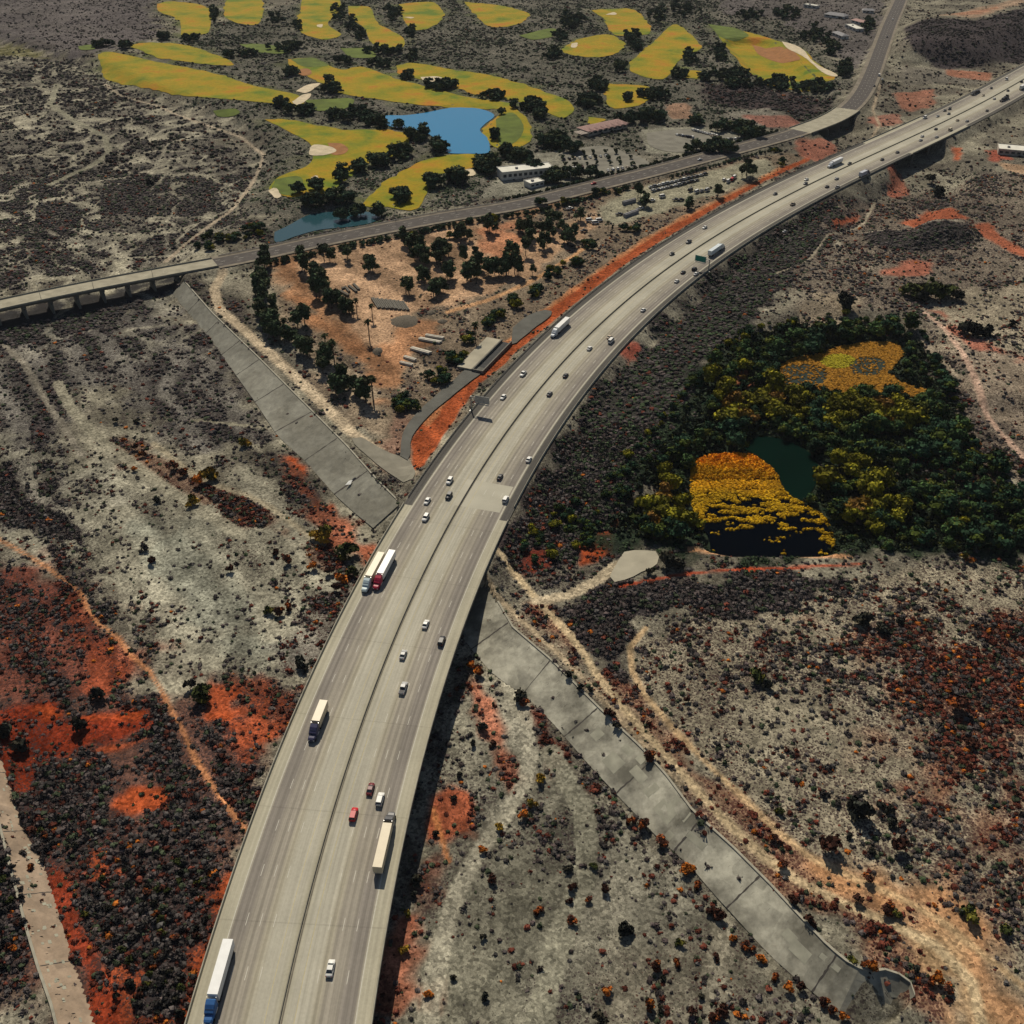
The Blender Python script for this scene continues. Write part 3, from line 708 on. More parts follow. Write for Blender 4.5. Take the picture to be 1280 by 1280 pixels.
# ------------------------------------------------------------------ freeway
def fw_mat(name, land):
    m, N, Lk, b = nmat(name)
    uv = N.new('ShaderNodeUVMap'); sx = N.new('ShaderNodeSeparateXYZ'); Lk.new(uv.outputs[0], sx.inputs[0])
    U = sx.outputs[0]
    def M2(op, p, q=None):
        n = N.new('ShaderNodeMath'); n.operation = op
        for i, z in enumerate((p, q)):
            if z is None: continue
            if hasattr(z, 'links'): Lk.new(z, n.inputs[i])
            else: n.inputs[i].default_value = z
        return n.outputs[0]
    au = M2('ABSOLUTE', U)
    ramp = N.new('ShaderNodeValToRGB'); Lk.new(M2('DIVIDE', au, 24.0), ramp.inputs[0])
    cr = ramp.color_ramp
    pale = (.375, .353, .285); lane = (.295, .268, .22); dk = (.225, .203, .175); sh = (.36, .335, .255); asp = (.085, .08, .072)
    stops = [(0, (.31, .29, .215)), (2.2, pale), (6.5, pale), (8.5, (.345, .315, .24)), (10, lane), (13.5, lane), (14.6, dk), (17.6, dk), (18.0, lane), (18.5, sh)]
    stops += ([(19.2, asp), (22.3, asp), (22.6, (.4, .38, .3))] if land else [(19.4, sh), (24, (.34, .315, .24))])
    cr.elements[0].position = 0; cr.elements[0].color = (*stops[0][1], 1)
    cr.elements[1].position = 1; cr.elements[1].color = (*stops[-1][1], 1)
    for p, c in stops[1:-1]:
        e = cr.elements.new(p / 24.0); e.color = (*c, 1)
    # wheel tracks: two dark lines per lane, only where lorries run
    t = M2('FRACT', M2('DIVIDE', M2('SUBTRACT', au, 3.6), 3.7))
    w1 = M2('LESS_THAN', M2('ABSOLUTE', M2('SUBTRACT', t, .27)), .11)
    w2 = M2('LESS_THAN', M2('ABSOLUTE', M2('SUBTRACT', t, .73)), .11)
    tr = M2('ADD', w1, w2)
    tr = M2('MULTIPLY', tr, M2('MULTIPLY', M2('GREATER_THAN', au, 7.2), M2('LESS_THAN', au, 18.3)))
    tc = N.new('ShaderNodeTexCoord')
    mp = N.new('ShaderNodeMapping'); mp.inputs['Scale'].default_value = (1.2, .012, 1); Lk.new(uv.outputs[0], mp.inputs[0])
    ns = N.new('ShaderNodeTexNoise'); ns.inputs['Scale'].default_value = 1; ns.inputs['Detail'].default_value = 3; Lk.new(mp.outputs[0], ns.inputs['Vector'])
    nb = N.new('ShaderNodeTexNoise'); nb.inputs['Scale'].default_value = .05; nb.inputs['Detail'].default_value = 5; Lk.new(tc.outputs['Object'], nb.inputs['Vector'])
    nf = N.new('ShaderNodeTexNoise'); nf.inputs['Scale'].default_value = 1.5; nf.inputs['Detail'].default_value = 3; Lk.new(tc.outputs['Object'], nf.inputs['Vector'])
    def rg(src, lo, hi):
        r = N.new('ShaderNodeMapRange'); r.inputs[1].default_value = .3; r.inputs[2].default_value = .7
        r.inputs[3].default_value = lo; r.inputs[4].default_value = hi; Lk.new(src, r.inputs[0]); return r.outputs[0]
    f = M2('MULTIPLY', rg(ns.outputs['Fac'], .84, 1.14), M2('MULTIPLY', rg(nb.outputs['Fac'], .9, 1.1), rg(nf.outputs['Fac'], .94, 1.06)))
    f = M2('MULTIPLY', f, M2('SUBTRACT', 1.0, M2('MULTIPLY', tr, .17)))
    # concrete slab joints across the road
    jt = M2('FRACT', M2('DIVIDE', sx.outputs[1], 36.0 if not land else 4.6))
    f = M2('MULTIPLY', f, M2('SUBTRACT', 1.0, M2('MULTIPLY', M2('LESS_THAN', jt, .012 if not land else .05), .12)))
    v = N.new('ShaderNodeVectorMath'); v.operation = 'SCALE'; Lk.new(ramp.outputs[0], v.inputs[0]); Lk.new(f, v.inputs['Scale'])
    Lk.new(v.outputs[0], b.inputs['Base Color']); b.inputs['Roughness'].default_value = .95; b.inputs['Specular IOR Level'].default_value = .05
    return m
M_FWB, M_FWL = fw_mat('bridge_concrete_pavement', False), fw_mat('freeway_pavement', True)
M_CONC = mat('barrier_concrete', (.30, .28, .22), .9, nscale=.4)
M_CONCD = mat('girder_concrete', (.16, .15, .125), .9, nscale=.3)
M_LINE = mat('road_paint', (.50, .48, .41), .7, nscale=2)
M_LINEY = mat('road_paint_yellow', (.42, .36, .20), .7, nscale=2)
M_RAIL = mat('dark_guardrail', (.10, .10, .095), .6, nscale=.5)

def s_at(px, py, C=FC, S=FS, z=DECK):
    x, y = W(px, py, z); return int(np.argmin((C[:, 0] - x) ** 2 + (C[:, 1] - y) ** 2))
iA = s_at(567, 645)                       # where the long bridge meets the bank
iR0, iR1 = s_at(1108, 184), s_at(1178, 152)   # short bridge over the ravine
us = np.array([-22.6, -18.6, -14, -9, -4, 0, 4, 9, 14, 18.6, 22.6])
rd = ribbon(FC, FN, us, us * 0, DECK, 'freeway', M_FWL, i0=iA, i1=iR0 + 1, S=FS); rd['kind'] = 'structure'
rd = ribbon(FC, FN, us, us * 0, DECK, 'freeway', M_FWL, i0=iR1, S=FS); rd['kind'] = 'structure'

def make_bridge(name, label, C, N_, S, i0, i1, half, z, deckmat, step, parts='both', depth=1.9, piers=2, wall=False):
    r = empty(name, (float(C[i0][0]), float(C[i0][1]), 0), 0, label, 'bridge')
    r.location = (0, 0, 0)
    n = i1 - i0
    us = np.linspace(-half, half, 9)
    ribbon(C, N_, us, us * 0, z, 'deck', deckmat, r, i0, i1, S)
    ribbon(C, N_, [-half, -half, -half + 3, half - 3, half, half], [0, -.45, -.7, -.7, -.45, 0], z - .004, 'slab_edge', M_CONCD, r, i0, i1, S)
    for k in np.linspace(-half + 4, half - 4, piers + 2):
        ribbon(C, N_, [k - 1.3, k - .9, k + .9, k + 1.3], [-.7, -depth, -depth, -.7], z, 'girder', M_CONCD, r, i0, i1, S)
    for sgn in (-1, 1):
        a = sgn * half
        ribbon(C, N_, sorted([a, a - sgn * .02, a - sgn * .3, a - sgn * .5]) if sgn > 0 else [a, a + .02, a + .3, a + .5], ([0.0, .85, .85, 0] if sgn < 0 else [0, .85, .85, 0]), z, 'parapet', M_CONC, r, i0, i1, S)
    for i in range(i0 + step // 2, i1, step):
        m = MB(); c = C[i]; t = np.array((N_[i][1] * -1, N_[i][0]))
        if wall:
            m.obox(c, N_[i], half * 2 - 1.5, 1.3, float(hz(c[0], c[1])[0]) - 1.5, z - depth - 1.1)
        for k in (() if wall else np.linspace(-half + 6, half - 6, piers)):
            q = c + N_[i] * k
            zg = float(hz(q[0], q[1])[0])
            m.tube((q[0], q[1], zg - 1), (q[0], q[1], z - depth - 1.0), 1.1, 1.1, 10)
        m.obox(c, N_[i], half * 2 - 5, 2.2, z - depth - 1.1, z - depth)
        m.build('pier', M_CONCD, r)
    return r
fb = make_bridge('freeway_bridge', 'long pale concrete freeway bridge over the dry wash in the foreground', FC, FN, FS, 0, iA + 1, FW_HALF, DECK, M_FWB, 9, piers=4)
rb = make_bridge('ravine_bridge', 'short concrete freeway bridge over the shaded ravine at upper right', FC, FN, FS, iR0, iR1 + 1, FW_HALF, DECK, M_FWB, 6, piers=4)

# median barrier (one run), shoulder barriers on land
def barrier(C, N_, S, u, w, h, z, name, m, i0, i1, label, cat='barrier'):
    o = ribbon(C, N_, [u - w, u - w * .45, u - w * .3, u + w * .3, u + w * .45, u + w], [.0, .25 * h, h, h, .25 * h, 0], z, name, m, None, i0, i1, S)
    return tag(o, label, cat)
barrier(FC, FN, FS, 0, .28, .6, DECK + .002, 'median_barrier', mat('median_concrete', (.20, .185, .15), .9), 0, len(FC) - 1, 'long low concrete median barrier running down the middle of the freeway')
barrier(FC, FN, FS, 22.25, .3, .8, DECK + .002, 'concrete_kerb_wall', M_CONC, iA + 2, iR0, 'low pale kerb wall along the freeway edge above the scrubby right slope')
# dark stain strip beside the median is grime that gathers against the wall
tag(ribbon(FC, FN, [.36, .75], [0, 0], DECK + .004, 'median_grime', mat('grime', (.14, .125, .10), .95), None, 0, len(FC), FS), kind='structure')
lb = empty('guardrail', (0, 0, 0), 0, 'dark metal guardrail on posts along the freeway edge above the orange cut', 'guardrail')
iG = s_at(640, 535)
ribbon(FC, FN, [-22.5, -22.45, -22.3, -22.25], [.35, .8, .8, .35], DECK, 'rail', M_RAIL, lb, iA + 1, iR0, FS)
pm = MB().box(-.09, .09, -.09, .09, -.1, .7).mesh('post', M_RAIL)
for i in range(iA + 1, iA + 101):
    q = FC[i] - FN[i] * 22.4; put('post', pm, lb, (q[0], q[1], DECK))

def dashes(C, N_, S, u, w, ln, gap, z, i0, i1, mb):
    s = S[i0] + 1.0
    while s < S[i1 - 1] - ln:
        P = []
        for ss in (s, s + ln):
            cx_ = np.interp(ss, S, C[:, 0]); cy_ = np.interp(ss, S, C[:, 1]); nx = np.interp(ss, S, N_[:, 0]); ny = np.interp(ss, S, N_[:, 1])
            P += [(cx_ + nx * (u - w / 2), cy_ + ny * (u - w / 2), z), (cx_ + nx * (u + w / 2), cy_ + ny * (u + w / 2), z)]
        mb.add([P[0], P[1], P[3], P[2]], [(0, 1, 2, 3)]); s += ln + gap
mb = MB()
for sg in (-1, 1):
    for u in (7.3, 11.0, 14.7): dashes(FC, FN, FS, u * sg, .16, 3.7, 11.0, DECK + .005, 0, len(FC), mb)
o = mb.build('lane_dashes', M_LINE); o['kind'] = 'structure'
for sg in (-1, 1):
    tag(ribbon(FC, FN, [sg * 18.4 - .09, sg * 18.4 + .09], [0, 0], DECK + .005, 'edge_line', M_LINE, None, 0, len(FC), FS), kind='structure')
    tag(ribbon(FC, FN, [sg * 3.6 - .07, sg * 3.6 + .07], [0, 0], DECK + .005, 'edge_line', M_LINEY, None, 0, len(FC), FS), kind='structure')

tag(ribbon(FC, FN, [-3.2, 3, 8, 17.5], [0, 0, 0, 0], DECK + .003, 'pavement_patch', mat('newer_concrete', (.385, .363, .29), .9, nscale=.08, namt=.12), None, iA + 1, iA + 6, FS), kind='structure')

# ------------------------------------------------------------------ second road
M_RD2 = mat('old_asphalt', (.075, .066, .06), .9, nscale=.25, namt=.2)
M_SH2 = mat('dusty_shoulder', (.175, .15, .115), .95, nscale=.2, namt=.25)
M_RD2C = mat('bleached_bridge_concrete', (.30, .275, .205), .9, nscale=.2)
jA = s_at(272, 330, RC, RS, RD2_Z); jB0 = s_at(1003, 163, RC, RS, RD2_Z); jB1 = s_at(1062, 136, RC, RS, RD2_Z)
for a, b in ((jA, jB0 + 1), (jB1, len(RC))):
    tag(ribbon(RC, RN, [-10.5, 10.5], [0, 0], RD2_Z, 'road_shoulder', M_SH2, None, a, b, RS), kind='structure')
    tag(ribbon(RC, RN, [-6.6, 7.6], [0, 0], RD2_Z + .006, 'road', M_RD2, None, a, b, RS), kind='structure')
b2 = make_bridge('road_bridge', 'narrow pale concrete road bridge across the wash at left', RC, RN, RS, 0, jA + 1, 7.6, RD2_Z, M_RD2C, 3, piers=2, depth=2.6, wall=True)  # piers made solid, full width and close-set to block light under the deck
b3 = make_bridge('overpass', 'wide pale concrete overpass on the second road near the upper right hill', RC, RN, RS, jB0, jB1 + 1, 11.5, RD2_Z, M_RD2C, 4, piers=3, wall=True)
mb = MB(); dashes(RC, RN, RS, .5, .2, 3, 9, RD2_Z + .012, 0, len(RC), mb)
for u in (-3, 4): dashes(RC, RN, RS, u, .14, 3, 9, RD2_Z + .012, jA, len(RC), mb)
tag(mb.build('road_dashes', M_LINE), kind='structure')
tag(ribbon(RC, RN, [-9.6, -9.5, -9.3, -9.2], [.3, .75, .75, .3], RD2_Z, 'roadside_rail', mat('pale_rail', (.34, .30, .26), .6), None, jA + 1, jB0, RS), 'low pale rail along the golf course side of the second road', 'guardrail')

# ------------------------------------------------------------------ levees
def levee_mat(name, base, lo=.78, hi=1.15):
    m, N, Lk, b = nmat(name)
    tc = N.new('ShaderNodeTexCoord')
    no = N.new('ShaderNodeTexNoise'); no.inputs['Scale'].default_value = .06; no.inputs['Detail'].default_value = 5; no.inputs['Roughness'].default_value = .65
    Lk.new(tc.outputs['Object'], no.inputs['Vector'])
    n2 = N.new('ShaderNodeTexNoise'); n2.inputs['Scale'].default_value = .35; n2.inputs['Detail'].default_value = 7; n2.inputs['Roughness'].default_value = .7; Lk.new(tc.outputs['Object'], n2.inputs['Vector'])
    vo = N.new('ShaderNodeTexVoronoi'); vo.inputs['Scale'].default_value = .12; vo.distance = 'CHEBYCHEV'; Lk.new(tc.outputs['Object'], vo.inputs['Vector'])
    cr = N.new('ShaderNodeValToRGB'); Lk.new(no.outputs['Fac'], cr.inputs[0])
    e = cr.color_ramp.elements; e[0].position = .40; e[0].color = (base[0] * lo, base[1] * lo * .98, base[2] * lo * .94, 1); e[1].position = .62; e[1].color = (base[0] * hi, base[1] * hi, base[2] * hi, 1)
    mr = N.new('ShaderNodeMapRange'); mr.inputs[1].default_value = .3; mr.inputs[2].default_value = .7; mr.inputs[3].default_value = .74; mr.inputs[4].default_value = 1.26
    Lk.new(n2.outputs['Fac'], mr.inputs[0])
    bw = N.new('ShaderNodeSeparateColor'); Lk.new(vo.outputs['Color'], bw.inputs[0])
    m3 = N.new('ShaderNodeMapRange'); m3.inputs[3].default_value = .88; m3.inputs[4].default_value = 1.14; Lk.new(bw.outputs[0], m3.inputs[0])
    mu = N.new('ShaderNodeMath'); mu.operation = 'MULTIPLY'; Lk.new(mr.outputs[0], mu.inputs[0]); Lk.new(m3.outputs[0], mu.inputs[1])
    v = N.new('ShaderNodeVectorMath'); v.operation = 'SCALE'; Lk.new(cr.outputs[0], v.inputs[0]); Lk.new(mu.outputs[0], v.inputs['Scale'])
    Lk.new(v.outputs[0], b.inputs['Base Color']); b.inputs['Roughness'].default_value = .9
    return m
M_LEVC = levee_mat('levee_concrete_weathered', (.21, .20, .157), .62, 1.9)
M_LEV = levee_mat('levee_concrete', (.185, .178, .142)); M_LEVB = levee_mat('levee_concrete_dusty', (.27, .20, .14))
M_LEVP = mat('fresh_concrete_patch', (.30, .29, .225), .9, nscale=.3, namt=.2)
M_CRACK = mat('weedy_joint', (.07, .062, .055), .95)
def levee(name, label, crest, toe, zc, zt, m, njoint, patches, seed):
    r = empty(name, (0, 0, 0), 0, label, 'levee')
    c = wpts(crest, zc); t = wpts(toe, zt)
    n = 60
    c = resample(c, .5); c = c[np.linspace(0, len(c) - 1, n).astype(int)]; t = resample(t, .4)
    t = t[np.maximum.accumulate([int(np.argmin((t[:, 0] - q[0]) ** 2 + (t[:, 1] - q[1]) ** 2)) for q in c])]
    rr = np.random.default_rng(seed)
    V = []; F = []
    def pt(i, k):
        i = min(max(i, 0), n - 1); a = int(i); f = i - a; b = min(a + 1, n - 1)
        C_ = c[a] * (1 - f) + c[b] * f; T_ = t[a] * (1 - f) + t[b] * f
        q = C_ * (1 - k) + T_ * k; z = (zc + .15) * (1 - k) + zt * k
        return np.array((q[0], q[1], z))
    m1 = MB(); nk = 5
    m1.add([pt(i, k / (nk - 1)) for i in range(n) for k in range(nk)], [(i * nk + k, i * nk + k + 1, (i + 1) * nk + k + 1, (i + 1) * nk + k) for i in range(n - 1) for k in range(nk - 1)])
    m1.build('slope_slab', m, r)
    # raised curb along the crest
    m2 = MB()
    for i in range(n - 1):
        a, b = pt(i, 0), pt(i + 1, 0); d = (c[i] - t[i]); d = d / np.linalg.norm(d) * .7
        m2.add([a, b, b + (d[0], d[1], 0), a + (d[0], d[1], 0), a + (0, 0, .35), b + (0, 0, .35), b + (d[0], d[1], .35), a + (d[0], d[1], .35)], [(0, 1, 5, 4), (4, 5, 6, 7), (2, 3, 7, 6)])
    m2.build('crest_curb', M_CONC, r)
    m3 = MB()
    for j in range(1, njoint):
        i = j * (n - 1) / njoint + rr.uniform(-.6, .6); pr = None
        for k in np.linspace(0.02, 1, 14):
            p = pt(i + rr.uniform(-.05, .05), k) + (0, 0, .03); w = rr.uniform(.004, .02) * 5
            q = pt(i + .08 + w, k) + (0, 0, .03); 
            if pr is not None: m3.add([pr[0], pr[1], q, p], [(0, 1, 2, 3)])
            pr = (p, q)
    for j in range(int(njoint * 9)):
        i = rr.uniform(0, n - 2); k = rr.uniform(.05, .5); p = pt(i, k); s = rr.uniform(.15, .4)
        q = pt(i, k + rr.uniform(.04, .1))
        m3.add([p + (0, 0, .03), p + (s, 0, .03), q + (s, 0, .03), q + (0, 0, .03)], [(0, 1, 2, 3)])
    tag(m3.build('weed_joints', M_CRACK, r), kind='stuff')
    if patches:
        for (i, k, di, dk) in patches:
            m4 = MB()
            m4.add([pt(i, k) + (0, 0, .04), pt(i + di, k) + (0, 0, .04), pt(i + di, min(1, k + dk)) + (0, 0, .04), pt(i, min(1, k + dk)) + (0, 0, .04)], [(0, 1, 2, 3)])
            m4.build('concrete_patch', M_LEVP, r)
    return r
levee('levee', 'sloping grey concrete levee with dark weedy joints, from left road bridge to freeway', crest_n, toe_n, LZ, .1, M_LEV, 9, [], 1)
rp = np.random.default_rng(8)
levee('levee', 'patched pale concrete levee running from under the freeway bridge to the lower right', crest_s, toe_s, LZ, .1, M_LEVC, 8,
      [(q_, rp.uniform(.02, .7), rp.uniform(.5, 2.4), rp.uniform(.1, .35)) for q_ in np.sort(rp.uniform(20, 56, 15))], 2)
rr = np.random.default_rng(5)
levee('levee', 'dusty pinkish concrete levee strip with pale square patches in the bottom left corner', crest_b, toe_b, 4.3, .1, M_LEVB, 5,
      [(rr.uniform(10, 56), rr.uniform(.05, .8), rr.uniform(.25, .7), rr.uniform(.06, .14)) for _ in range(60)], 3)

# ------------------------------------------------------------------ golf course turf, sand and water
def turf_mat():
    m, N, Lk, b = nmat('turf')
    tc = N.new('ShaderNodeTexCoord')
    n1 = N.new('ShaderNodeTexNoise'); n1.inputs['Scale'].default_value = .03; n1.inputs['Detail'].default_value = 4; n1.inputs['Roughness'].default_value = .6
    n2 = N.new('ShaderNodeTexNoise'); n2.inputs['Scale'].default_value = .35; n2.inputs['Detail'].default_value = 5; n2.inputs['Roughness'].default_value = .7
    for n in (n1, n2): Lk.new(tc.outputs['Object'], n.inputs['Vector'])
    cr = N.new('ShaderNodeValToRGB'); Lk.new(n1.outputs['Fac'], cr.inputs[0]); e = cr.color_ramp.elements
    e[0].position = .32; e[0].color = (.10, .15, .010, 1); e[1].position = .70; e[1].color = (.36, .145, .015, 1)
    q = cr.color_ramp.elements.new(.44); q.color = (.21, .19, .008, 1); q = cr.color_ramp.elements.new(.58); q.color = (.30, .20, .008, 1)
    mr = N.new('ShaderNodeMapRange'); mr.inputs[1].default_value = .3; mr.inputs[2].default_value = .7; mr.inputs[3].default_value = .82; mr.inputs[4].default_value = 1.12
    Lk.new(n2.outputs['Fac'], mr.inputs[0])
    v = N.new('ShaderNodeVectorMath'); v.operation = 'SCALE'; Lk.new(cr.outputs[0], v.inputs[0]); Lk.new(mr.outputs[0], v.inputs['Scale'])
    Lk.new(v.outputs[0], b.inputs['Base Color']); b.inputs['Roughness'].default_value = .95; b.inputs['Specular IOR Level'].default_value = .1
    return m
M_TURF = turf_mat(); M_GREENT = mat('watered_green', (.09,.12,.02), .95, nscale=.1, namt=.25)
for P in FAIR:
    drape(P, 'fairway', M_TURF, .35, 4, rag=9)
for P in [[(648,45),(690,36),(695,44),(668,50)], [(300,56),(330,55),(363,62),(355,67),(323,66)], [(382,126),(440,124),(430,137),(390,138)], [(885,31),(920,36),(935,46),(905,48)],
          [(364,75),(390,73),(410,82),(380,84)], [(343,224),(375,222),(380,236),(362,245),(343,240)], [(968,96),(1020,96),(1010,106),(985,103)], [(425,60),(460,62),(470,72),(440,72)],
          [(620,150),(640,142),(655,160),(645,178),(625,182)], [(98,58),(115,56),(118,61),(102,62)], [(265,134),(295,136),(298,141),(275,140)]]:
    drape(P, 'putting_green', M_GREENT, .5, 4, rag=4)
M_SAND = mat('bunker_sand', (.50, .42, .29), .95, nscale=.2); M_SANDR = mat('red_bunker_soil', (.26, .12, .045), .95, nscale=.2)
for P in [[(387,186),(395,182),(412,184),(420,190),(405,195),(388,194)], [(526,97),(545,96),(563,100),(550,103),(532,102)], [(575,214),(590,212),(594,219),(580,221)], [(366,128),(376,120),(389,118),(382,127),(370,132)],
          [(370,115),(384,107),(401,104),(395,110),(383,117)], [(504,22),(518,22),(514,24)], [(396,32),(403,31),(402,35),(397,34)], [(388,223),(396,220),(399,227),(391,229)], [(757,19),(767,16),(770,19)],
          [(977,52),(1000,60),(1020,80),(1044,92),(1045,96),(1030,92),(1005,72),(985,62)], [(714,55),(722,54),(720,60),(714,60)], [(336,239),(345,236),(352,246),(344,249)]]:
    drape(P, 'sand_bunker', M_SAND, .6, 3, rag=3)
for P in [[(410,180),(426,180),(436,187),(430,193),(415,194)], [(368,88),(384,86),(390,92),(378,95)], [(941,50),(985,62),(1000,75),(975,72),(950,62)]]:
    drape(P, 'red_sand', M_SANDR, .55, 3, rag=3)
def water_mat(name, deep, rough=.12, spec=.5):
    m, N, Lk, b = nmat(name)
    tc = N.new('ShaderNodeTexCoord'); n = N.new('ShaderNodeTexNoise'); n.inputs['Scale'].default_value = .8; n.inputs['Detail'].default_value = 3
    Lk.new(tc.outputs['Object'], n.inputs['Vector']); bp = N.new('ShaderNodeBump'); bp.inputs['Strength'].default_value = .12; bp.inputs['Distance'].default_value = .1
    Lk.new(n.outputs['Fac'], bp.inputs['Height']); Lk.new(bp.outputs[0], b.inputs['Normal'])
    b.inputs['Base Color'].default_value = (*deep, 1); b.inputs['Roughness'].default_value = rough; b.inputs['IOR'].default_value = 1.33; b.inputs['Specular IOR Level'].default_value = spec
    return m
M_LAKE = water_mat('lake_water', (.02, .17, .33), spec=.35); M_POND = water_mat('pond_water', (.015, .055, .07), spec=.3); M_DARKW = water_mat('marsh_water', (.001, .002, .004), 1.0, spec=0.0); M_WEEDW = mat('duckweed', (.002, .010, .007), 1, nscale=.05, namt=.12, spec=0)
M_TEALW = water_mat('shallow_marsh_water', (.03, .04, .035), .9, spec=.02)
for k, (nm, m_) in enumerate((('lake', M_LAKE), ('pond', M_POND), ('marsh_water', M_DARKW), ('duckweed_pond', M_WEEDW), ('marsh_shallows', M_TEALW))):
    drape(WATERS[k][0], nm, m_, z=WATERS[k][1] + (.02 if k == 3 else 0), step=5)

# paved and packed ground
M_LOT = mat('parking_asphalt', (.17, .16, .13), .95, nscale=.12, namt=.2); M_RAMP = mat('ramp_asphalt', (.10, .098, .085), .9, nscale=.2, namt=.15)
M_YARD = mat('yard_concrete', (.34, .31, .235), .9, nscale=.1)
drape([(808,167),(850,161),(880,163),(925,170),(932,174),(900,184),(868,190),(835,190),(812,182)], 'parking_lot', M_LOT, .25, 6)
drape([(700,192),(745,182),(775,188),(812,205),(780,214),(740,222),(715,215)], 'parking_lot', M_LOT, .25, 6)
drape([(500,571),(505,540),(524,515),(546,494),(566,477),(588,459),(606,463),(585,480),(560,500),(535,522),(515,548),(512,575)], 'ramp_road', M_RAMP, .6, 5)
drape([(641,411),(660,396),(683,389),(690,394),(672,408),(652,424),(640,432)], 'ramp_road', M_RAMP, .6, 5)
drape([(775,698),(782,690),(800,689),(822,692),(820,708),(805,714),(790,722),(770,728),(762,722)], 'turnaround', M_YARD, .3, 4)
drape([(500,571),(512,575),(520,598),(512,606),(498,600),(470,580),(440,552),(452,548),(480,564)], 'service_road', mat('service_track', (.20, .185, .145), .95, nscale=.2), .35, 5)

# ------------------------------------------------------------------ underpass wall beside the ramp
x0, y0 = W(606, 461, 8); x1, y1 = W(640, 426, 8)
ax = np.array((x1 - x0, y1 - y0)); ln = float(np.linalg.norm(ax)); rz = math.atan2(ax[1], ax[0])
u = empty('underpass', (float(x0), float(y0), 0), rz, 'pale concrete underpass slab with open dark trough beside the orange cut', 'underpass')
zg = float(hz(x0, y0)[0])
MB().box(-2, ln, 6.5, 15, zg - 1, zg + 1.4).build('roof_slab', M_YARD, u)
m = MB(); m.box(-2, ln, 5.7, 6.5, zg - 1, zg + 1.8).box(-2, ln, 0, .6, zg - 1, zg + 1.9).box(-2.6, -2, 0, 6.5, zg - 1, zg + 1.9); m.build('trough_wall', M_CONCD, u)
MB().box(-2, ln, .6, 5.7, zg - .6, zg + .4).build('trough_floor', mat('dark_floor', (.05, .05, .05), .9), u)

# ------------------------------------------------------------------ overhead signs
M_STEEL = mat('galvanised_steel', (.33, .33, .31), .5, .4, nscale=1); M_SIGNG = mat('sign_green', (.02, .20, .15), .5, nscale=1, namt=.08); M_SIGNB = mat('sign_back', (.38, .38, .34), .6, nscale=1)
def cantilever(px, py, side, label, green):
    i = s_at(px, py); q = FC[i] + FN[i] * side * 22.9; rz = math.atan2(FT[i][1], FT[i][0])
    r = empty('overhead_sign', (q[0], q[1], DECK), rz - R(90), label, 'road sign')
    m = MB().tube((0, 0, -4), (0, 0, 7.6), .38, .3, 12); m.box(-.8, .8, -.8, .8, -4.3, -.2); m.build('post', M_STEEL, r)
    m = MB(); L = 9.5
    for z in (6.2, 7.4): m.tube((0, 0, z), (-side * L, 0, z), .16, .13, 8)
    for k in range(7): m.tube((-side * L * k / 7, 0, 6.2), (-side * L * (k + 1) / 7, 0, 7.4), .07, .07, 6)
    m.build('truss_arm', M_STEEL, r)
    a = -side * 2.2; b = -side * L
    MB().box(min(a, b), max(a, b), -.32, -.18, 4.9, 8.6).build('sign_panel' if green else 'sign_back', M_SIGNG if green else M_SIGNB, r)
    m = MB()
    for z in (5.0, 8.42): m.box(min(a, b) + .1, max(a, b) - .1, -.34, -.325, z, z + .08)
    for xx in (min(a, b) + .1, max(a, b) - .18): m.box(xx, xx + .08, -.34, -.325, 5.09, 8.41)
    if green: m.build('sign_border', mat('sign_white', (.7, .72, .7), .5), r)
    MB().box(min(a, b), max(a, b), -1.1, -.5, 4.5, 4.58).build('catwalk', M_STEEL, r)
    return r
cantilever(893, 341, 1, 'green overhead road sign on a single post over the right hand lanes', True)
cantilever(592, 516, -1, 'grey back of an overhead sign on a post by the orange cut', False)

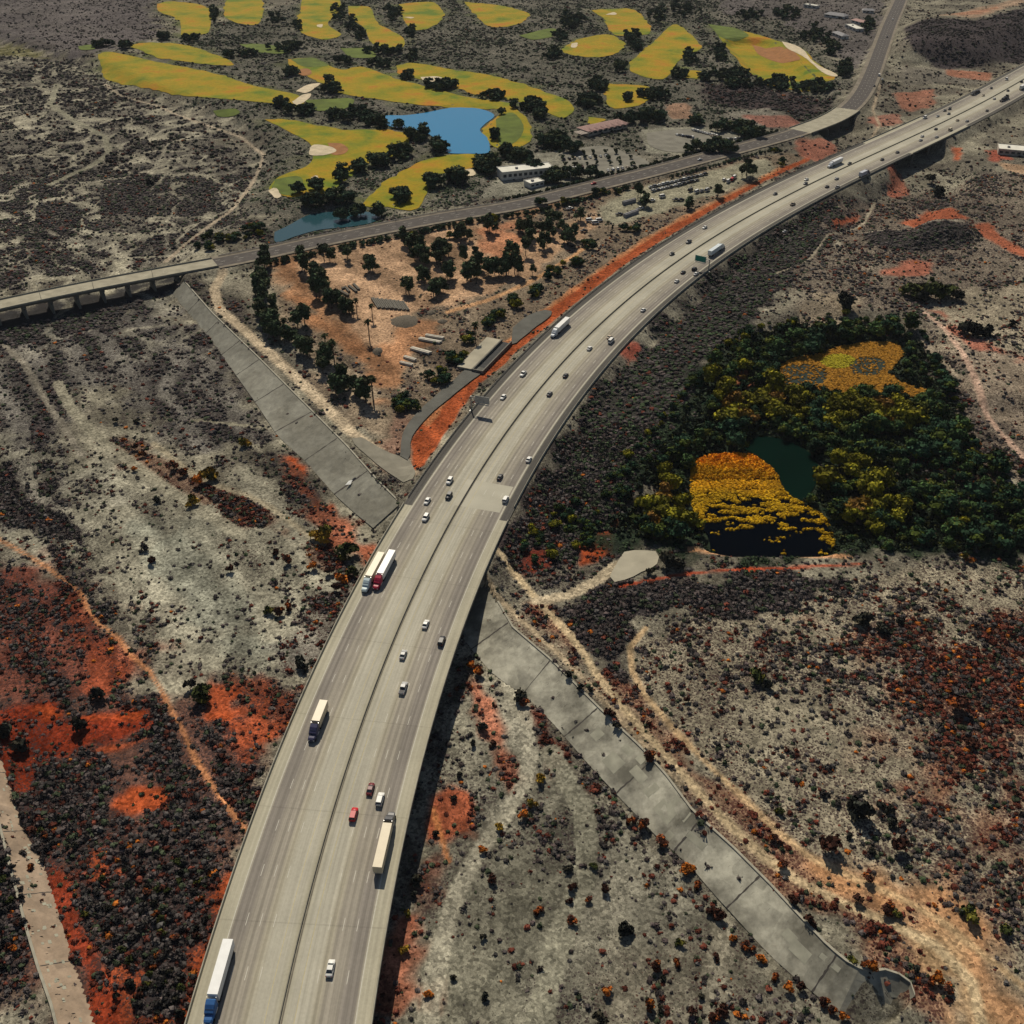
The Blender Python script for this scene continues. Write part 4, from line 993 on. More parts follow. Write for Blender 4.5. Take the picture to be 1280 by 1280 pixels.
# ------------------------------------------------------------------ buildings
M_WALL = mat('stucco_wall', (.38, .33, .27), .9, nscale=.5); M_WALLW = mat('white_stucco', (.55, .52, .46), .9, nscale=.5)
M_ROOFP = mat('pink_tile_roof', (.36, .23, .20), .85, nscale=.8, namt=.2); M_ROOFW = mat('white_flat_roof', (.62, .60, .52), .8, nscale=.2, namt=.1); M_ROOFG = mat('grey_roof', (.24, .235, .24), .85, nscale=.6)
M_GLASS = mat('window_glass', (.03, .04, .05), .2, nscale=1, spec=.25)
def house(px, py, px2, py2, depth, wall_h, label, roofm, wallm, pitch=.0, name='building', nwin=6, cat='building'):
    """long side faces the camera between two points of the picture"""
    (xa,), (ya,), z = gp(px, py)[0], gp(px, py)[1], float(gp((px + px2) / 2, (py + py2) / 2)[2][0])
    xb, yb, _ = gp(px2, py2); xb = xb[0]; yb = yb[0]
    L = math.hypot(xb - xa, yb - ya); rz = math.atan2(yb - ya, xb - xa)
    r = empty(name, (xa, ya, z), rz, label, cat)
    MB().box(0, L, 0, depth, -1.5, wall_h).build('wall', wallm, r)
    if pitch:
        rf = MB(); e = .8; h = wall_h + .02
        rf.add([(-e, -e, h), (L + e, -e, h), (L + e, depth + e, h), (-e, depth + e, h), (-e * .2 + depth * .3, depth / 2, h + pitch), (L + e * .2 - depth * .3, depth / 2, h + pitch)],
               [(0, 1, 5, 4), (1, 2, 5), (2, 3, 4, 5), (3, 0, 4), (3, 2, 1, 0)]); rf.build('roof', roofm, r)
    else:
        rf = MB().box(-.3, L + .3, -.3, depth + .3, wall_h + .003, wall_h + .35); o = rf.build('roof', roofm, r)
        m = MB()
        for a_, b_, c_, d_ in ((-.3, L + .3, -.3, 0), (-.3, L + .3, depth, depth + .3), (-.3, 0, .003, depth - .003), (L, L + .3, .003, depth - .003)): m.box(a_, b_, c_, d_, wall_h + .36, wall_h + .8)
        m.build('parapet', wallm, o)
        MB().box(L * .3, L * .3 + 2, depth * .4, depth * .4 + 1.6, wall_h + .352, wall_h + 1.5).build('air_unit', M_ROOFG, o)
    for k in range(nwin):
        xx = L * (k + .5) / nwin; w = L / nwin * .3
        MB().box(xx - w, xx + w, -.06, .02, wall_h * .35, wall_h * .75).build('window', M_GLASS, r)
    MB().box(L - .02, L + .06, depth * .4, depth * .4 + 1.2, 0, 2.2).build('door', mat('door_brown', (.12, .07, .05), .6), r)
    return r, L
house(628, 226, 692, 219, 14, 5.5, 'long white flat roofed building with window band beside the second road', M_ROOFW, M_WALLW, 0, nwin=10)
r, L = house(735, 171, 784, 160, 15, 4.2, 'long pinkish tiled clubhouse with striped pergola roofs among dark trees', M_ROOFP, M_WALL, 2.6, nwin=8, name='clubhouse')
for k in range(7):
    m = MB()
    xx = L * (k + .5) / 7; m.add([(xx - 1.6, -3.4, 4.0), (xx + 1.6, -3.4, 4.0), (xx + 1.6, 4, 4.3), (xx - 1.6, 4, 4.3), (xx, -3.4, 5.4), (xx, 6, 5.9)], [(0, 1, 4), (1, 2, 5, 4), (3, 0, 4, 5), (2, 3, 5)]); m.build('gable', M_ROOFP, r)
m = MB()
for k in range(12): m.box(-9 + k * .9, -8.5 + k * .9, -2, 9, 3.2, 3.4)
m.build('pergola', mat('pergola_wood', (.45, .38, .32), .8), r)
house(1247, 193, 1284, 196, 16, 4.0, 'white roofed shed among scrub at the right edge', M_ROOFW, M_WALL, 0, nwin=5, name='shed')
for a, b, c, d, dp, rm, pt, lb_ in [
 (1030,21,1054,24,14,M_ROOFG,2.4,'pale blue grey roofed house on the hillside left of the far highway'),
 (1056,34,1070,40,10,M_ROOFW,0,'small white flat roofed house just left of the far highway'),
 (1064,28,1078,32,9,M_ROOFP,1.8,'small pink roofed house just left of the far highway'),
 (1078,16,1092,17,9,M_ROOFG,1.8,'small grey roofed house closest to the far highway at the top'),
 (1004,9,1020,11,9,M_ROOFW,0,'white roofed house among dark trees at the top edge'),
 (1040,44,1052,49,9,M_ROOFG,1.6,'grey roofed cabin below the hillside houses')]:
    house(a, b, c, d, dp, 3.2, lb_, rm, M_WALLW, pt, name='house', nwin=3, cat='house')
house(663, 236, 680, 232, 9, 3.2, 'small flat roofed pale annexe right beside the long white building', M_ROOFW, M_WALLW, 0, nwin=3, name='annexe')
# the yard's long low sheds and stacks
M_PIPE = mat('stacked_timber', (.13, .12, .10), .9, nscale=1); M_BEAM = mat('pale_beams', (.52, .48, .40), .8, nscale=1)
def yard_box(px, py, px2, py2, wd, h, name, label, cat, m, group=None, ridge=False):
    xa, ya, za = gp(px, py); xb, yb, _ = gp(px2, py2); c = ((xa[0] + xb[0]) / 2, (ya[0] + yb[0]) / 2)
    L = math.hypot(xb[0] - xa[0], yb[0] - ya[0]); rz = math.atan2(yb[0] - ya[0], xb[0] - xa[0])
    mb = MB(); n = max(2, int(wd / .7))
    for k in range(n):
        y_ = -wd / 2 + wd * k / n; o_ = (k % 3) * .25
        mb.box(-L / 2 + o_, L / 2 - .2 + o_, y_, y_ + wd / n * .86, 0, h * (1 if k % 2 else .86))
    ob = mb.build(name, m); ob.location = (c[0], c[1], za[0]); ob.rotation_euler = (0, 0, rz)
    return tag(ob, label, cat, group)
for k, (a, b, c, d) in enumerate([(424,364,436,371),(427,362,433,360),(436,358,446,366),(442,356,449,363),(433,361,437,366)]):
    yard_box(a, b, c, d, 1.4, 1.2, 'log_stack', 'dark log pile in the small group at the left of the sandy yard', 'log pile', M_PIPE, 'dark log piles at the left of the yard')
for k in range(8):
    yard_box(466 + k * 5.2, 374 + k * .6, 474 + k * 5.2, 386 + k * .4, 2.0, 1.4, 'timber_stack', 'dark timber stack in the slanting row at the middle of the sandy yard', 'timber stack', M_PIPE, 'slanting row of dark timber stacks')
for k, (a, b, c, d, w) in enumerate([(514,436,538,443,2.6),(524,424,551,429,2.4),(532,420,555,424,1.6),(505,447,520,452,1.6),(500,454,516,458,1.4)]):
    yard_box(a, b, c, d, w, 1.3, 'beam_stack', ['widest long pale beam stack lying in the sandy yard', 'second long pale beam stack behind the widest one', 'rearmost long pale beam stack in the yard', 'shorter pale beam stack in front of the widest one', 'frontmost thin pale beam stack in the yard'][k], 'beam stack', M_BEAM)
def soil_pile(px, py, rx, ry, h, label, colr):
    x, y, z = gp(px, py); rr = np.random.default_rng(int(px))
    V = [(0, 0, h)]; n = 22
    for j, f in enumerate((.45, .8, 1.05)):
        for k in range(n):
            t = 2 * math.pi * k / n; q = f * (1 + rr.uniform(-.12, .12)); V.append((rx * q * math.cos(t), ry * q * math.sin(t), [h * .7, h * .3, -.4][j] * (1 + rr.uniform(-.1, .1))))
    F = [(0, 1 + k, 1 + (k + 1) % n) for k in range(n)]
    for j in range(2): F += [(1 + j * n + k, 1 + (j + 1) * n + k, 1 + (j + 1) * n + (k + 1) % n, 1 + j * n + (k + 1) % n) for k in range(n)]
    o = MB().add(V, F).build('soil_mound', colr, None, True); o.location = (x[0], y[0], z[0]); return tag(o, label, 'mound')
M_MND = mat('mulch', (.10, .085, .065), .95, nscale=1.5, namt=.4, bump=.6)
soil_pile(506, 402, 8.5, 9, 1.8, 'large dark oval mulch mound in the middle of the sandy yard', M_MND)
soil_pile(539, 391, 2.8, 3.4, 1.2, 'small dark mulch mound right of the large oval one', M_MND)
soil_pile(472, 439, 3.0, 4.2, 1.6, 'dark mulch mound at the lower left tip of the yard', M_MND)
soil_pile(553, 402, 3.2, 3.2, 1.2, 'brownish mulch mound beside the dark yard shelves', M_MND)
# tarp and debris on the levee
x, y, z = gp(442, 602)
o = MB().add([(-2, -1.6, .3), (1.6, -1.2, .3), (2.1, 1.6, .5), (-1.2, 2.0, .4), (0.1, .2, 1.3)], [(0, 1, 4), (1, 2, 4), (2, 3, 4), (3, 0, 4)]).build('tarp_shelter', mat('black_tarp', (.02, .02, .025), .5)); o.location = (x[0] + .6, y[0] + 1, z[0])
tag(o, 'small black tarp shelter on the sloping concrete levee', 'shelter')
o = MB().add([(-1.6, -2.2, .25), (.6, -1.6, .2), (1.3, 1.0, .9), (-.4, .4, .7)], [(0, 1, 2, 3)]).build('white_sheet', mat('white_cloth', (.7, .7, .66), .8)); o.location = (x[0] - 1.6, y[0] - 1.2, z[0] + .2)
tag(o, 'crumpled white sheet lying against the black tarp shelter', 'sheet')

# ------------------------------------------------------------------ lamp posts
lampm = MB().tube((0, 0, 0), (0, 0, 10), .14, .08, 8).tube((0, 0, 9.9), (1.9, 0, 10.4), .06, .05, 6)
lamph = MB().box(1.6, 2.4, -.16, .16, 10.35, 10.5)
lm, lh = lampm.mesh('pole', M_STEEL), lamph.mesh('lamp_head', M_SIGNB)
def lamp(x, y, z, rz, label, group):
    r = empty('street_lamp', (x, y, z), rz, label, 'street lamp', group)
    put('pole', lm, r); put('lamp_head', lh, r)
for k, px in enumerate((45, 115, 183)):
    i = s_at(px, 372 - k * 14, RC, RS, RD2_Z); q = RC[i] + RN[i] * 7.3
    lamp(q[0], q[1], RD2_Z, math.atan2(RN[i][1], RN[i][0]) + math.pi, ['thin street lamp on the left road bridge, nearest the left edge', 'thin street lamp midway along the left road bridge', 'thin street lamp nearest the land end of the left road bridge'][k], None)
for k, (px, py) in enumerate(((492, 276), (568, 263), (712, 235), (916, 182))):
    i = s_at(px, py, RC, RS, RD2_Z); q = RC[i] - RN[i] * 9.8
    lamp(q[0], q[1], RD2_Z, math.atan2(-RN[i][1], -RN[i][0]), ['street lamp beside the second road below the lake', 'street lamp beside the second road left of the white building', 'street lamp beside the second road right of the white building', 'street lamp beside the second road above the long parking strip'][k], None)

# ------------------------------------------------------------------ vehicles (all built nose towards +Y)
M_TYRE = mat('tyre', (.02, .02, .02), .9); M_CHROME = mat('bare_metal', (.45, .45, .45), .35, .8); M_HEADL = mat('headlight_lens', (.75, .75, .72), .2); M_TAIL = mat('tail_light', (.35, .01, .01), .3)
M_BLACKT = mat('black_trim', (.025, .025, .03), .5)
def paint(c):
    return mat('paint_%d_%d_%d' % tuple(int(v * 100) for v in c), c, .4, 0, nscale=.5, namt=.05, spec=.2)
def section(y, hw, z0, z1, r=.12):
    return [(-hw * .92, y, z0), (hw * .92, y, z0), (hw, y, z0 + r), (hw, y, z1 - r), (hw - r * .9, y, z1), (-hw + r * .9, y, z1), (-hw, y, z1 - r), (-hw, y, z0 + r)]
CACHE = {}
def cached(key, fn):
    if key not in CACHE: CACHE[key] = fn()
    return CACHE[key]
def wheel_mesh(rad, wd):
    return cached(('wheel', rad, wd), lambda: MB().tube((-wd / 2, 0, 0), (wd / 2, 0, 0), rad, rad, 14).tube((-wd / 2 - .01, 0, 0), (wd / 2 + .01, 0, 0), rad * .55, rad * .55, 10).mesh('wheel', M_TYRE, False))
# body stations: y, half width, bottom, top ; cabin: y0 y1 (base), y0 y1 (roof), height
SHAPES = {
 'sedan': ([(-2.35, .78, .42, .88), (-2.2, .88, .3, .98), (-1.3, .91, .26, 1.0), (0, .92, .24, .96), (1.1, .91, .26, .94), (2.0, .88, .3, .80), (2.35, .74, .4, .64)], (-1.75, 1.15, -.95, .35, 1.46), (1.42, -1.38, .33)),
 'suv': ([(-2.35, .85, .45, 1.1), (-2.25, .95, .34, 1.18), (-1.2, .97, .3, 1.18), (0, .98, .3, 1.14), (1.2, .97, .3, 1.12), (2.1, .94, .36, 1.02), (2.4, .80, .45, .82)], (-2.28, 1.15, -2.0, .45, 1.78), (1.45, -1.45, .38)),
 'van': ([(-2.8, .92, .45, 1.3), (-2.7, .98, .34, 1.35), (-1.2, 1.0, .32, 1.35), (.6, 1.0, .32, 1.3), (1.6, .98, .34, 1.2), (2.4, .94, .4, 1.05), (2.7, .82, .5, .85)], (-2.75, 2.0, -2.65, 1.2, 2.25), (1.75, -1.75, .38)),
 'pickup': ([(-2.8, .90, .5, 1.12), (-2.75, .97, .42, 1.15), (-.8, .98, .36, 1.15), (.6, .98, .36, 1.12), (1.7, .97, .38, 1.10), (2.5, .94, .42, 1.0), (2.8, .82, .5, .82)], (-.9, 1.35, -.7, .6, 1.85), (1.8, -1.75, .4)),
}
def car_meshes(kind, c):
    st, cab, wh = SHAPES[kind]; pm_ = paint(c)
    def body(): return MB().rings([section(*q) for q in st]).mesh('body', pm_, True)
    zb = max(q[3] for q in st) - .06; y0, y1, r0, r1, zt = cab
    hb = st[3][1] - .08; ht = hb - .16
    def glass(): return MB().add([(-hb, y0, zb), (hb, y0, zb), (hb, y1, zb), (-hb, y1, zb), (-ht, r0, zt), (ht, r0, zt), (ht, r1, zt), (-ht, r1, zt)], [(0, 1, 5, 4), (1, 2, 6, 5), (2, 3, 7, 6), (3, 0, 4, 7), (4, 5, 6, 7)]).mesh('windows', M_GLASS)
    def roof():
        m = MB().box(-ht - .02, ht + .02, r0 - .03, r1 + .03, zt + .002, zt + .06, .05, .08)
        for sx in (-1, 1):
            for ya, yb in ((y0, r0), (y1, r1), ((y0 + y1) / 2, (r0 + r1) / 2)):
                m.tube((sx * (hb + .01), ya, zb), (sx * (ht + .01), yb, zt + .01), .045, .045, 5)
        return m.mesh('roof', pm_)
    out = [('body', cached((kind, c, 'b'), body), None), ('windows', cached((kind, 'g'), glass), None), ('roof', cached((kind, c, 'r'), roof), None)]
    wm = wheel_mesh(wh[2], .24)
    for sx in (-1, 1):
        for yy in wh[:2]: out.append(('wheel', wm, (sx * (st[3][1] - .1), yy, wh[2])))
    hl = cached('hl', lambda: MB().box(-.16, .16, -.06, .06, -.08, .08).mesh('headlight', M_HEADL)); tl = cached('tl', lambda: MB().box(-.15, .15, -.05, .05, -.09, .09).mesh('tail_light', M_TAIL))
    for sx in (-1, 1):
        out.append(('headlight', hl, (sx * (st[-2][1] - .25), st[-1][0] - .08, st[-1][3] - .08))); out.append(('tail_light', tl, (sx * (st[1][1] - .2), st[0][0] + .0, st[0][3] - .12)))
    if kind == 'pickup':
        out.append(('cargo_bed', cached('bed', lambda: MB().box(-.78, .78, -2.62, -.98, 1.13, 1.165).mesh('cargo_bed', M_BLACKT)), None))
    return out
def semi_meshes(cab_c, box_c, kind='van'):
    cm = paint(cab_c); bmx = paint(box_c); out = []
    L = 14.6 if kind != 'short' else 9.0
    def cab():
        m = MB()
        m.rings([[(-1.2, y, .9), (1.2, y, .9), (1.25, y, 1.4), (1.25, y, h - .3), (1.05, y, h), (-1.05, y, h), (-1.25, y, h - .3), (-1.25, y, 1.4)] for y, h in ((0, 3.7), (.3, 3.95), (1.4, 3.6), (2.2, 3.0), (2.9, 2.55))])
        return m.mesh('cab', cm)
    def hood(): return MB().rings([[(-w, y, .7), (w, y, .7), (w, y, h - .25), (w - .25, y, h), (-w + .25, y, h), (-w, y, h - .25)] for y, w, h in ((2.9, 1.15, 2.0), (4.2, 1.08, 1.85), (4.7, .95, 1.6))]).mesh('hood', cm)
    def ws(): return MB().add([(-1.05, 2.92, 2.02), (1.05, 2.92, 2.02), (1.0, 2.24, 2.98), (-1.0, 2.24, 2.98), (-1.05, 2.95, 2.02), (1.05, 2.95, 2.02), (1.0, 2.29, 3.02), (-1.0, 2.29, 3.02)], [(4, 5, 6, 7), (0, 3, 2, 1), (0, 1, 5, 4), (3, 7, 6, 2), (1, 2, 6, 5), (0, 4, 7, 3)]).mesh('windshield', M_GLASS)
    def chas(): return MB().box(-.45, .45, -3.4, 2.6, .75, 1.1).mesh('chassis', M_BLACKT)
    out += [('cab', cached(('cab', cab_c), cab), None), ('hood', cached(('hood', cab_c), hood), None), ('windshield', cached('ws', ws), None), ('chassis', cached('chas', chas), None)]
    def tr(): return MB().box(-1.3, 1.3, -1.0 - L, -1.0, 1.15, 4.05).mesh('trailer', bmx)
    def flat():
        return MB().box(-1.3, 1.3, -1.0 - L, -1.0, 1.15, 1.45).box(-1.1, 1.1, -5, -2, 1.46, 3.0).box(-1.1, 1.1, -11, -6, 1.46, 2.6).mesh('trailer', M_BLACKT)
    def trim():
        m = MB()
        for sx in (-1, 1): m.box(sx * 1.31 - .012, sx * 1.31 + .012, -1.0 - L, -1.0, 1.12, 1.3)
        m.box(-1.28, 1.28, -1.03 - L, -1.005 - L, 1.12, 1.28); m.box(-.02, .02, -1.04 - L, -1.005 - L, 1.3, 4.0)
        return m.mesh('trailer_trim', M_CHROME)
    out.append(('trailer', cached(('tr', box_c, kind), flat if kind == 'flat' else tr), None))
    if kind != 'flat': out.append(('trailer_trim', cached(('trm', kind), trim), None))
    def stack(): return MB().tube((0, 0, .9), (0, 0, 4.0), .09, .09, 8).mesh('exhaust_stack', M_CHROME)
    def tank(): return MB().tube((0, -.8, 0), (0, .8, 0), .33, .33, 10).mesh('fuel_tank', M_CHROME)
    wm = wheel_mesh(.52, .5)
    for sx in (-1, 1):
        out.append(('exhaust_stack', cached('stk', stack), (sx * 1.15, -.25, 0))); out.append(('fuel_tank', cached('tank', tank), (sx * 1.0, 1.2, .75)))
        for yy in (3.7, -1.6, -2.9, -L + .6, -L + 1.9): out.append(('wheel', wm, (sx * 1.02, yy, .52)))
        out.append(('headlight', cached('hl2', lambda: MB().box(-.2, .2, -.05, .05, -.15, .15).mesh('headlight', M_HEADL)), (sx * .75, 4.68, 1.1)))
    return out
def place_vehicle(name, parts, x, y, z, rz, label, cat, group=None, minimal=False):
    r = empty(name, (x, y, z), rz, label, cat, group)
    for n, me_, loc in parts:
        if minimal and n in ('headlight', 'tail_light', 'wheel'): continue
        put(n, me_, r, loc)
    return r
def drive(px, py, kind, c, label, C=FC, N_=FN, T_=FT, S=FS, z=DECK, c2=None, sub='van', fwd=None, h=.7):
    x, y = W(px, py, z + (h if kind != 'semi' else 2.2)); x = float(x); y = float(y)
    i = int(np.argmin((C[:, 0] - x) ** 2 + (C[:, 1] - y) ** 2)); t = T_[i]
    side = (x - C[i][0]) * N_[i][0] + (y - C[i][1]) * N_[i][1]
    if fwd is None: fwd = side > 0
    rz = math.atan2(t[1], t[0]) - R(90) + (0 if fwd else math.pi)
    if kind == 'semi':
        L = 14.6 if sub != 'short' else 9.0; off = (L + 1 - 4.7) / 2
        d = t if fwd else -t; x += d[0] * off; y += d[1] * off
        return place_vehicle('semi_truck', semi_meshes(c, c2 or (.62, .60, .54), sub), x, y, z + .01, rz, label, 'truck')
    nm, cat = {'sedan': ('car', 'car'), 'suv': ('suv', 'car'), 'van': ('van', 'van'), 'pickup': ('pickup_truck', 'pickup')}[kind]
    return place_vehicle(nm, car_meshes(kind, c), x, y, z + .01, rz, label, cat)
WH = (.66, .65, .61); CR = (.56, .48, .34); SI = (.38, .38, .37); BK = (.03, .03, .035); DG = (.09, .09, .095); RD = (.42, .015, .02); DR = (.13, .02, .025); BL = (.04, .12, .30); TN = (.42, .34, .24); RDC = (.35, .02, .05)
SEMIS = [
 (273,1226,BL,(.72,.72,.70),'van','semi truck with blue cab and bright white trailer at the bottom edge'),
 (397,901,(.05,.05,.10),CR,'short','dark cabbed truck with a short cream trailer, alone in the slow left lanes'),
 (466,715,(.5,.6,.62),CR,'van','pale blue cabbed truck with cream trailer, left of the red cabbed truck'),
 (480,712,RDC,(.72,.71,.68),'van','red cabbed truck with white trailer beside the pale blue cabbed truck'),
 (700,409,(.55,.58,.60),(.66,.65,.62),'van','white semi truck beside the top of the orange cut'),
 (1044,203,(.5,.52,.55),(.6,.6,.6),'van','white semi truck in the far left lanes above the grey trailer truck'),
 (1220,114,DG,DG,'flat','dark flatbed truck in the oncoming lanes near the right edge'),
 (481,1050,DG,CR,'van','cream trailer truck with dark cab driving away beside the bridge parapet'),
 (896,311,(.6,.62,.6),(.55,.6,.62),'van','white semi truck driving away near the green overhead sign'),
 (1081,216,(.10,.10,.14),(.45,.46,.5),'short','grey box trailer truck driving away near the ravine bridge'),
 (1256,122,BK,DG,'flat','dark flatbed truck driving away near the right edge'),
 (1279,108,WH,WH,'short','white truck cut off by the right edge of the view')]
for px, py, c, c2, sub, lb_ in SEMIS: drive(px, py, 'semi', c, lb_, c2=c2, sub=sub)
CARS = [
 (532,647,'suv',WH,'white suv just below the other white car left of the dark car'),
 (534,626,'sedan',WH,'white sedan left of the dark car near the bridge end'),
 (562,601,'suv',WH,'white suv on the pale pavement patch, above the dark car'),
 (561,620,'suv',BK,'dark suv between three white cars near the bridge end'),
 (629,496,'sedan',WH,'white sedan passing the grey backed overhead sign'),
 (654,467,'pickup',WH,'white pickup above the white sedan near the overhead sign'),
 (881,284,'sedan',WH,'white sedan in the oncoming lanes above the dark pickup'),
 (861,302,'pickup',DG,'dark grey pickup below the white sedan in the oncoming lanes'),
 (840,317,'sedan',BK,'black sedan nearest the orange cut in the oncoming lanes'),
 (1008,224,'sedan',WH,'white sedan just above a dark car, left of the far semi truck'),
 (1007,229,'sedan',DG,'dark sedan just below a white car, left of the far semi truck'),
 (969,242,'sedan',BK,'small black sedan alone above the median in the oncoming lanes'),
 (1062,204,'sedan',BK,'black sedan right behind the far white semi truck'),
 (1156,147,'van',WH,'white van by the left kerb above the ravine bridge'),
 (1172,145,'sedan',SI,'silver sedan right of the white van above the ravine bridge'),
 (1181,138,'sedan',BK,'left black sedan of the dark trio above the ravine bridge'),
 (1187,136,'suv',BK,'upper black suv of the dark trio above the ravine bridge'),
 (1186,142,'sedan',DG,'lowest dark sedan of the trio above the ravine bridge'),
 (1229,119,'sedan',TN,'tan sedan just below the oncoming flatbed truck'),
 (1239,110,'sedan',BK,'black sedan right of the oncoming flatbed truck'),
 (1258,99,'van',WH,'white van at the far right of the oncoming lanes'),
 (413,1210,'sedan',WH,'white sedan alone on the bridge at the bottom'),
 (442,1018,'suv',RD,'bright red suv near the cream trailer truck'),
 (463,986,'sedan',DR,'dark red sedan above the bright red suv'),
 (475,999,'suv',WH,'white suv right in front of the cream trailer truck'),
 (504,860,'pickup',SI,'silver pickup with dark bed in the middle of the bridge'),
 (552,801,'suv',BK,'black suv in the right hand lanes of the bridge'),
 (504,818,'sedan',SI,'grey sedan above the silver pickup'),
 (532,780,'sedan',WH,'white sedan above and left of the black suv'),
 (632,624,'suv',WH,'white suv at the right kerb by the bridge end'),
 (625,596,'sedan',BK,'black sedan above the white suv at the bridge end'),
 (661,574,'sedan',WH,'white sedan at the right kerb beyond the bridge end'),
 (687,492,'sedan',DG,'dark sedan lowest of the pair in the middle of the curve'),
 (707,469,'sedan',BK,'black sedan upper of the pair in the middle of the curve'),
 (737,435,'sedan',WH,'white sedan left of the white van in the curve'),
 (762,421,'sedan',TN,'brown sedan hidden just above the white van'),
 (764,426,'van',WH,'white van in the curve opposite the white semi truck'),
 (804,387,'sedan',WH,'white sedan alone in the curve below the green sign'),
 (846,351,'sedan',WH,'white sedan below the dark cars near the green sign'),
 (854,340,'sedan',BK,'black sedan left of the green sign'),
 (868,336,'suv',BK,'black suv right under the green sign'),
 (870,342,'sedan',WH,'white sedan right under the green sign beside the black suv'),
 (981,289,'sedan',SI,'silver sedan at the right kerb beyond the green sign'),
 (991,255,'pickup',TN,'tan pickup near the median beyond the green sign'),
 (1034,233,'sedan',BK,'black sedan left of the silver pickup'),
 (1047,234,'pickup',SI,'silver pickup at the right kerb behind the grey trailer truck'),
 (1046,223,'sedan',SI,'silver sedan near the median above the silver pickup'),
 (1103,199,'sedan',BK,'black sedan just beyond the grey trailer truck'),
 (1122,190,'sedan',DG,'dark sedan second beyond the grey trailer truck'),
 (1151,175,'sedan',SI,'silver sedan lower of a pair on the ravine bridge'),
 (1153,170,'sedan',WH,'white sedan upper of a pair on the ravine bridge'),
 (1171,171,'sedan',SI,'silver sedan at the right kerb on the ravine bridge'),
 (1170,161,'sedan',BK,'black sedan beside the median on the ravine bridge'),
 (1188,162,'van',CR,'cream van at the right kerb past the ravine bridge'),
 (1197,150,'sedan',TN,'tan sedan left of a silver car past the ravine bridge'),
 (1209,151,'sedan',SI,'silver sedan right of a tan car past the ravine bridge'),
 (1234,138,'sedan',BK,'black sedan alone at the right kerb near the right edge'),
 (1243,123,'sedan',WH,'white sedan left of the flatbed truck driving away'),
 (1260,113,'sedan',BK,'black sedan just above the flatbed truck driving away'),
 (1277,102,'suv',BK,'black suv at the right edge beside the median')]
for px, py, k, c, lb_ in CARS: drive(px, py, k, c, lb_)
for px, py, k, c, lb_ in [(1099,94,'van',WH,'white van on the far highway bend'), (1103,99,'sedan',SI,'silver sedan just below the white van on the far highway'), (1093,107,'sedan',BK,'black sedan lowest on the far highway bend'), (1116,24,'sedan',WH,'white sedan highest on the far highway'), (1109,46,'sedan',BK,'dark sedan midway up the far highway'),
                          (1003,171,'sedan',DG,'dark sedan on the second road before the overpass'), (875,199,'sedan',WH,'white sedan on the second road above the parking strip'), (742,229,'sedan',RD,'red sedan on the second road above the sandy yard')]:
    drive(px, py, k, c, lb_, RC, RN, RT, RS, RD2_Z)

# parked cars
def park(pts, rz, group, label, kinds=('sedan', 'suv'), cols=(WH, WH, SI, BK, TN), seed=0):
    rr = random.Random(seed)
    for px, py in pts:
        x, y, z = gp(px, py); k = rr.choice(kinds); c = rr.choice(cols)
        nm = {'sedan': 'parked_car', 'suv': 'parked_car', 'van': 'parked_van', 'pickup': 'parked_pickup'}[k]
        place_vehicle(nm, car_meshes(k, c), x[0], y[0], z[0] + .3, rz + rr.uniform(-.06, .06), label, nm.split('_')[1], group)
park([(866 + i * 2.9, 163.4 + i * .75) for i in range(11)], R(15), 'cars in the upper row of the walled car park', 'small car parked in the long upper row of the walled car park', cols=(WH, WH, WH, SI), seed=1)
park([(846 + i * 3.2, 169.5 + i * .55) for i in range(7)], R(15), 'cars in the left row of the walled car park', 'small car parked in the short left row of the walled car park', cols=(WH, SI, BK), seed=2)
park([(890 + i * 3.1, 171.5 + i * .5) for i in range(4)], R(15), 'cars in the right row of the walled car park', 'small car parked in the short right row of the walled car park', seed=3)
park([(814 + i * 5.2, 235 - i * 1.25) for i in range(14)], R(-58), 'cars in the rear row of the dusty parking strip', 'car parked in the rear row of the dusty strip below the second road', cols=(WH, BK, SI, DG, BK), seed=4)
park([(817 + i * 5.4, 239.5 - i * 1.3) for i in range(11)], R(-58), 'cars in the front row of the dusty parking strip', 'car parked in the front row of the dusty strip below the second road', cols=(WH, BK, SI, DG, TN), seed=5)
park([(863, 239), (871, 241), (877, 240), (884, 239)], R(-40), 'four vehicles in the open of the dusty strip', 'vehicle parked in the open of the dusty parking strip', kinds=('van', 'pickup'), seed=6)
park([(905, 226), (910, 228), (915, 226), (918, 223)], R(-30), 'vehicles under the trees at the strip end', 'vehicle parked by the tree at the right end of the dusty strip', kinds=('van', 'suv'), cols=(WH, RD, SI), seed=7)
park([(712 + i * 4, 211.5 - i * .3) for i in range(5)], R(10), 'cars in the tree shaded car park', 'car parked in the tree shaded car park left of the road junction', cols=(WH, DR, SI), seed=8)
park([(737, 277), (744, 280), (749, 277)], R(-70), 'white vans in the sandy yard', 'white camper van parked in the sandy yard near the tall cypress', kinds=('van',), cols=(WH,), seed=9)
park([(774, 269), (783, 270), (790, 267), (845, 251), (851, 251), (730, 290)], R(-65), 'dark trucks in the sandy yard', 'dark pickup parked in the sandy yard below the second road', kinds=('pickup',), cols=(BK, DG), seed=10)
for px, py, px2, py2, lb_ in [(778,256,794,252,'long grey container left of the dark tree in the sandy yard'), (780,272,797,266,'long dark container right of the tall cypress')]:
    yard_box(px, py, px2, py2, 2.6, 2.6, 'container', lb_, 'container', M_ROOFG)

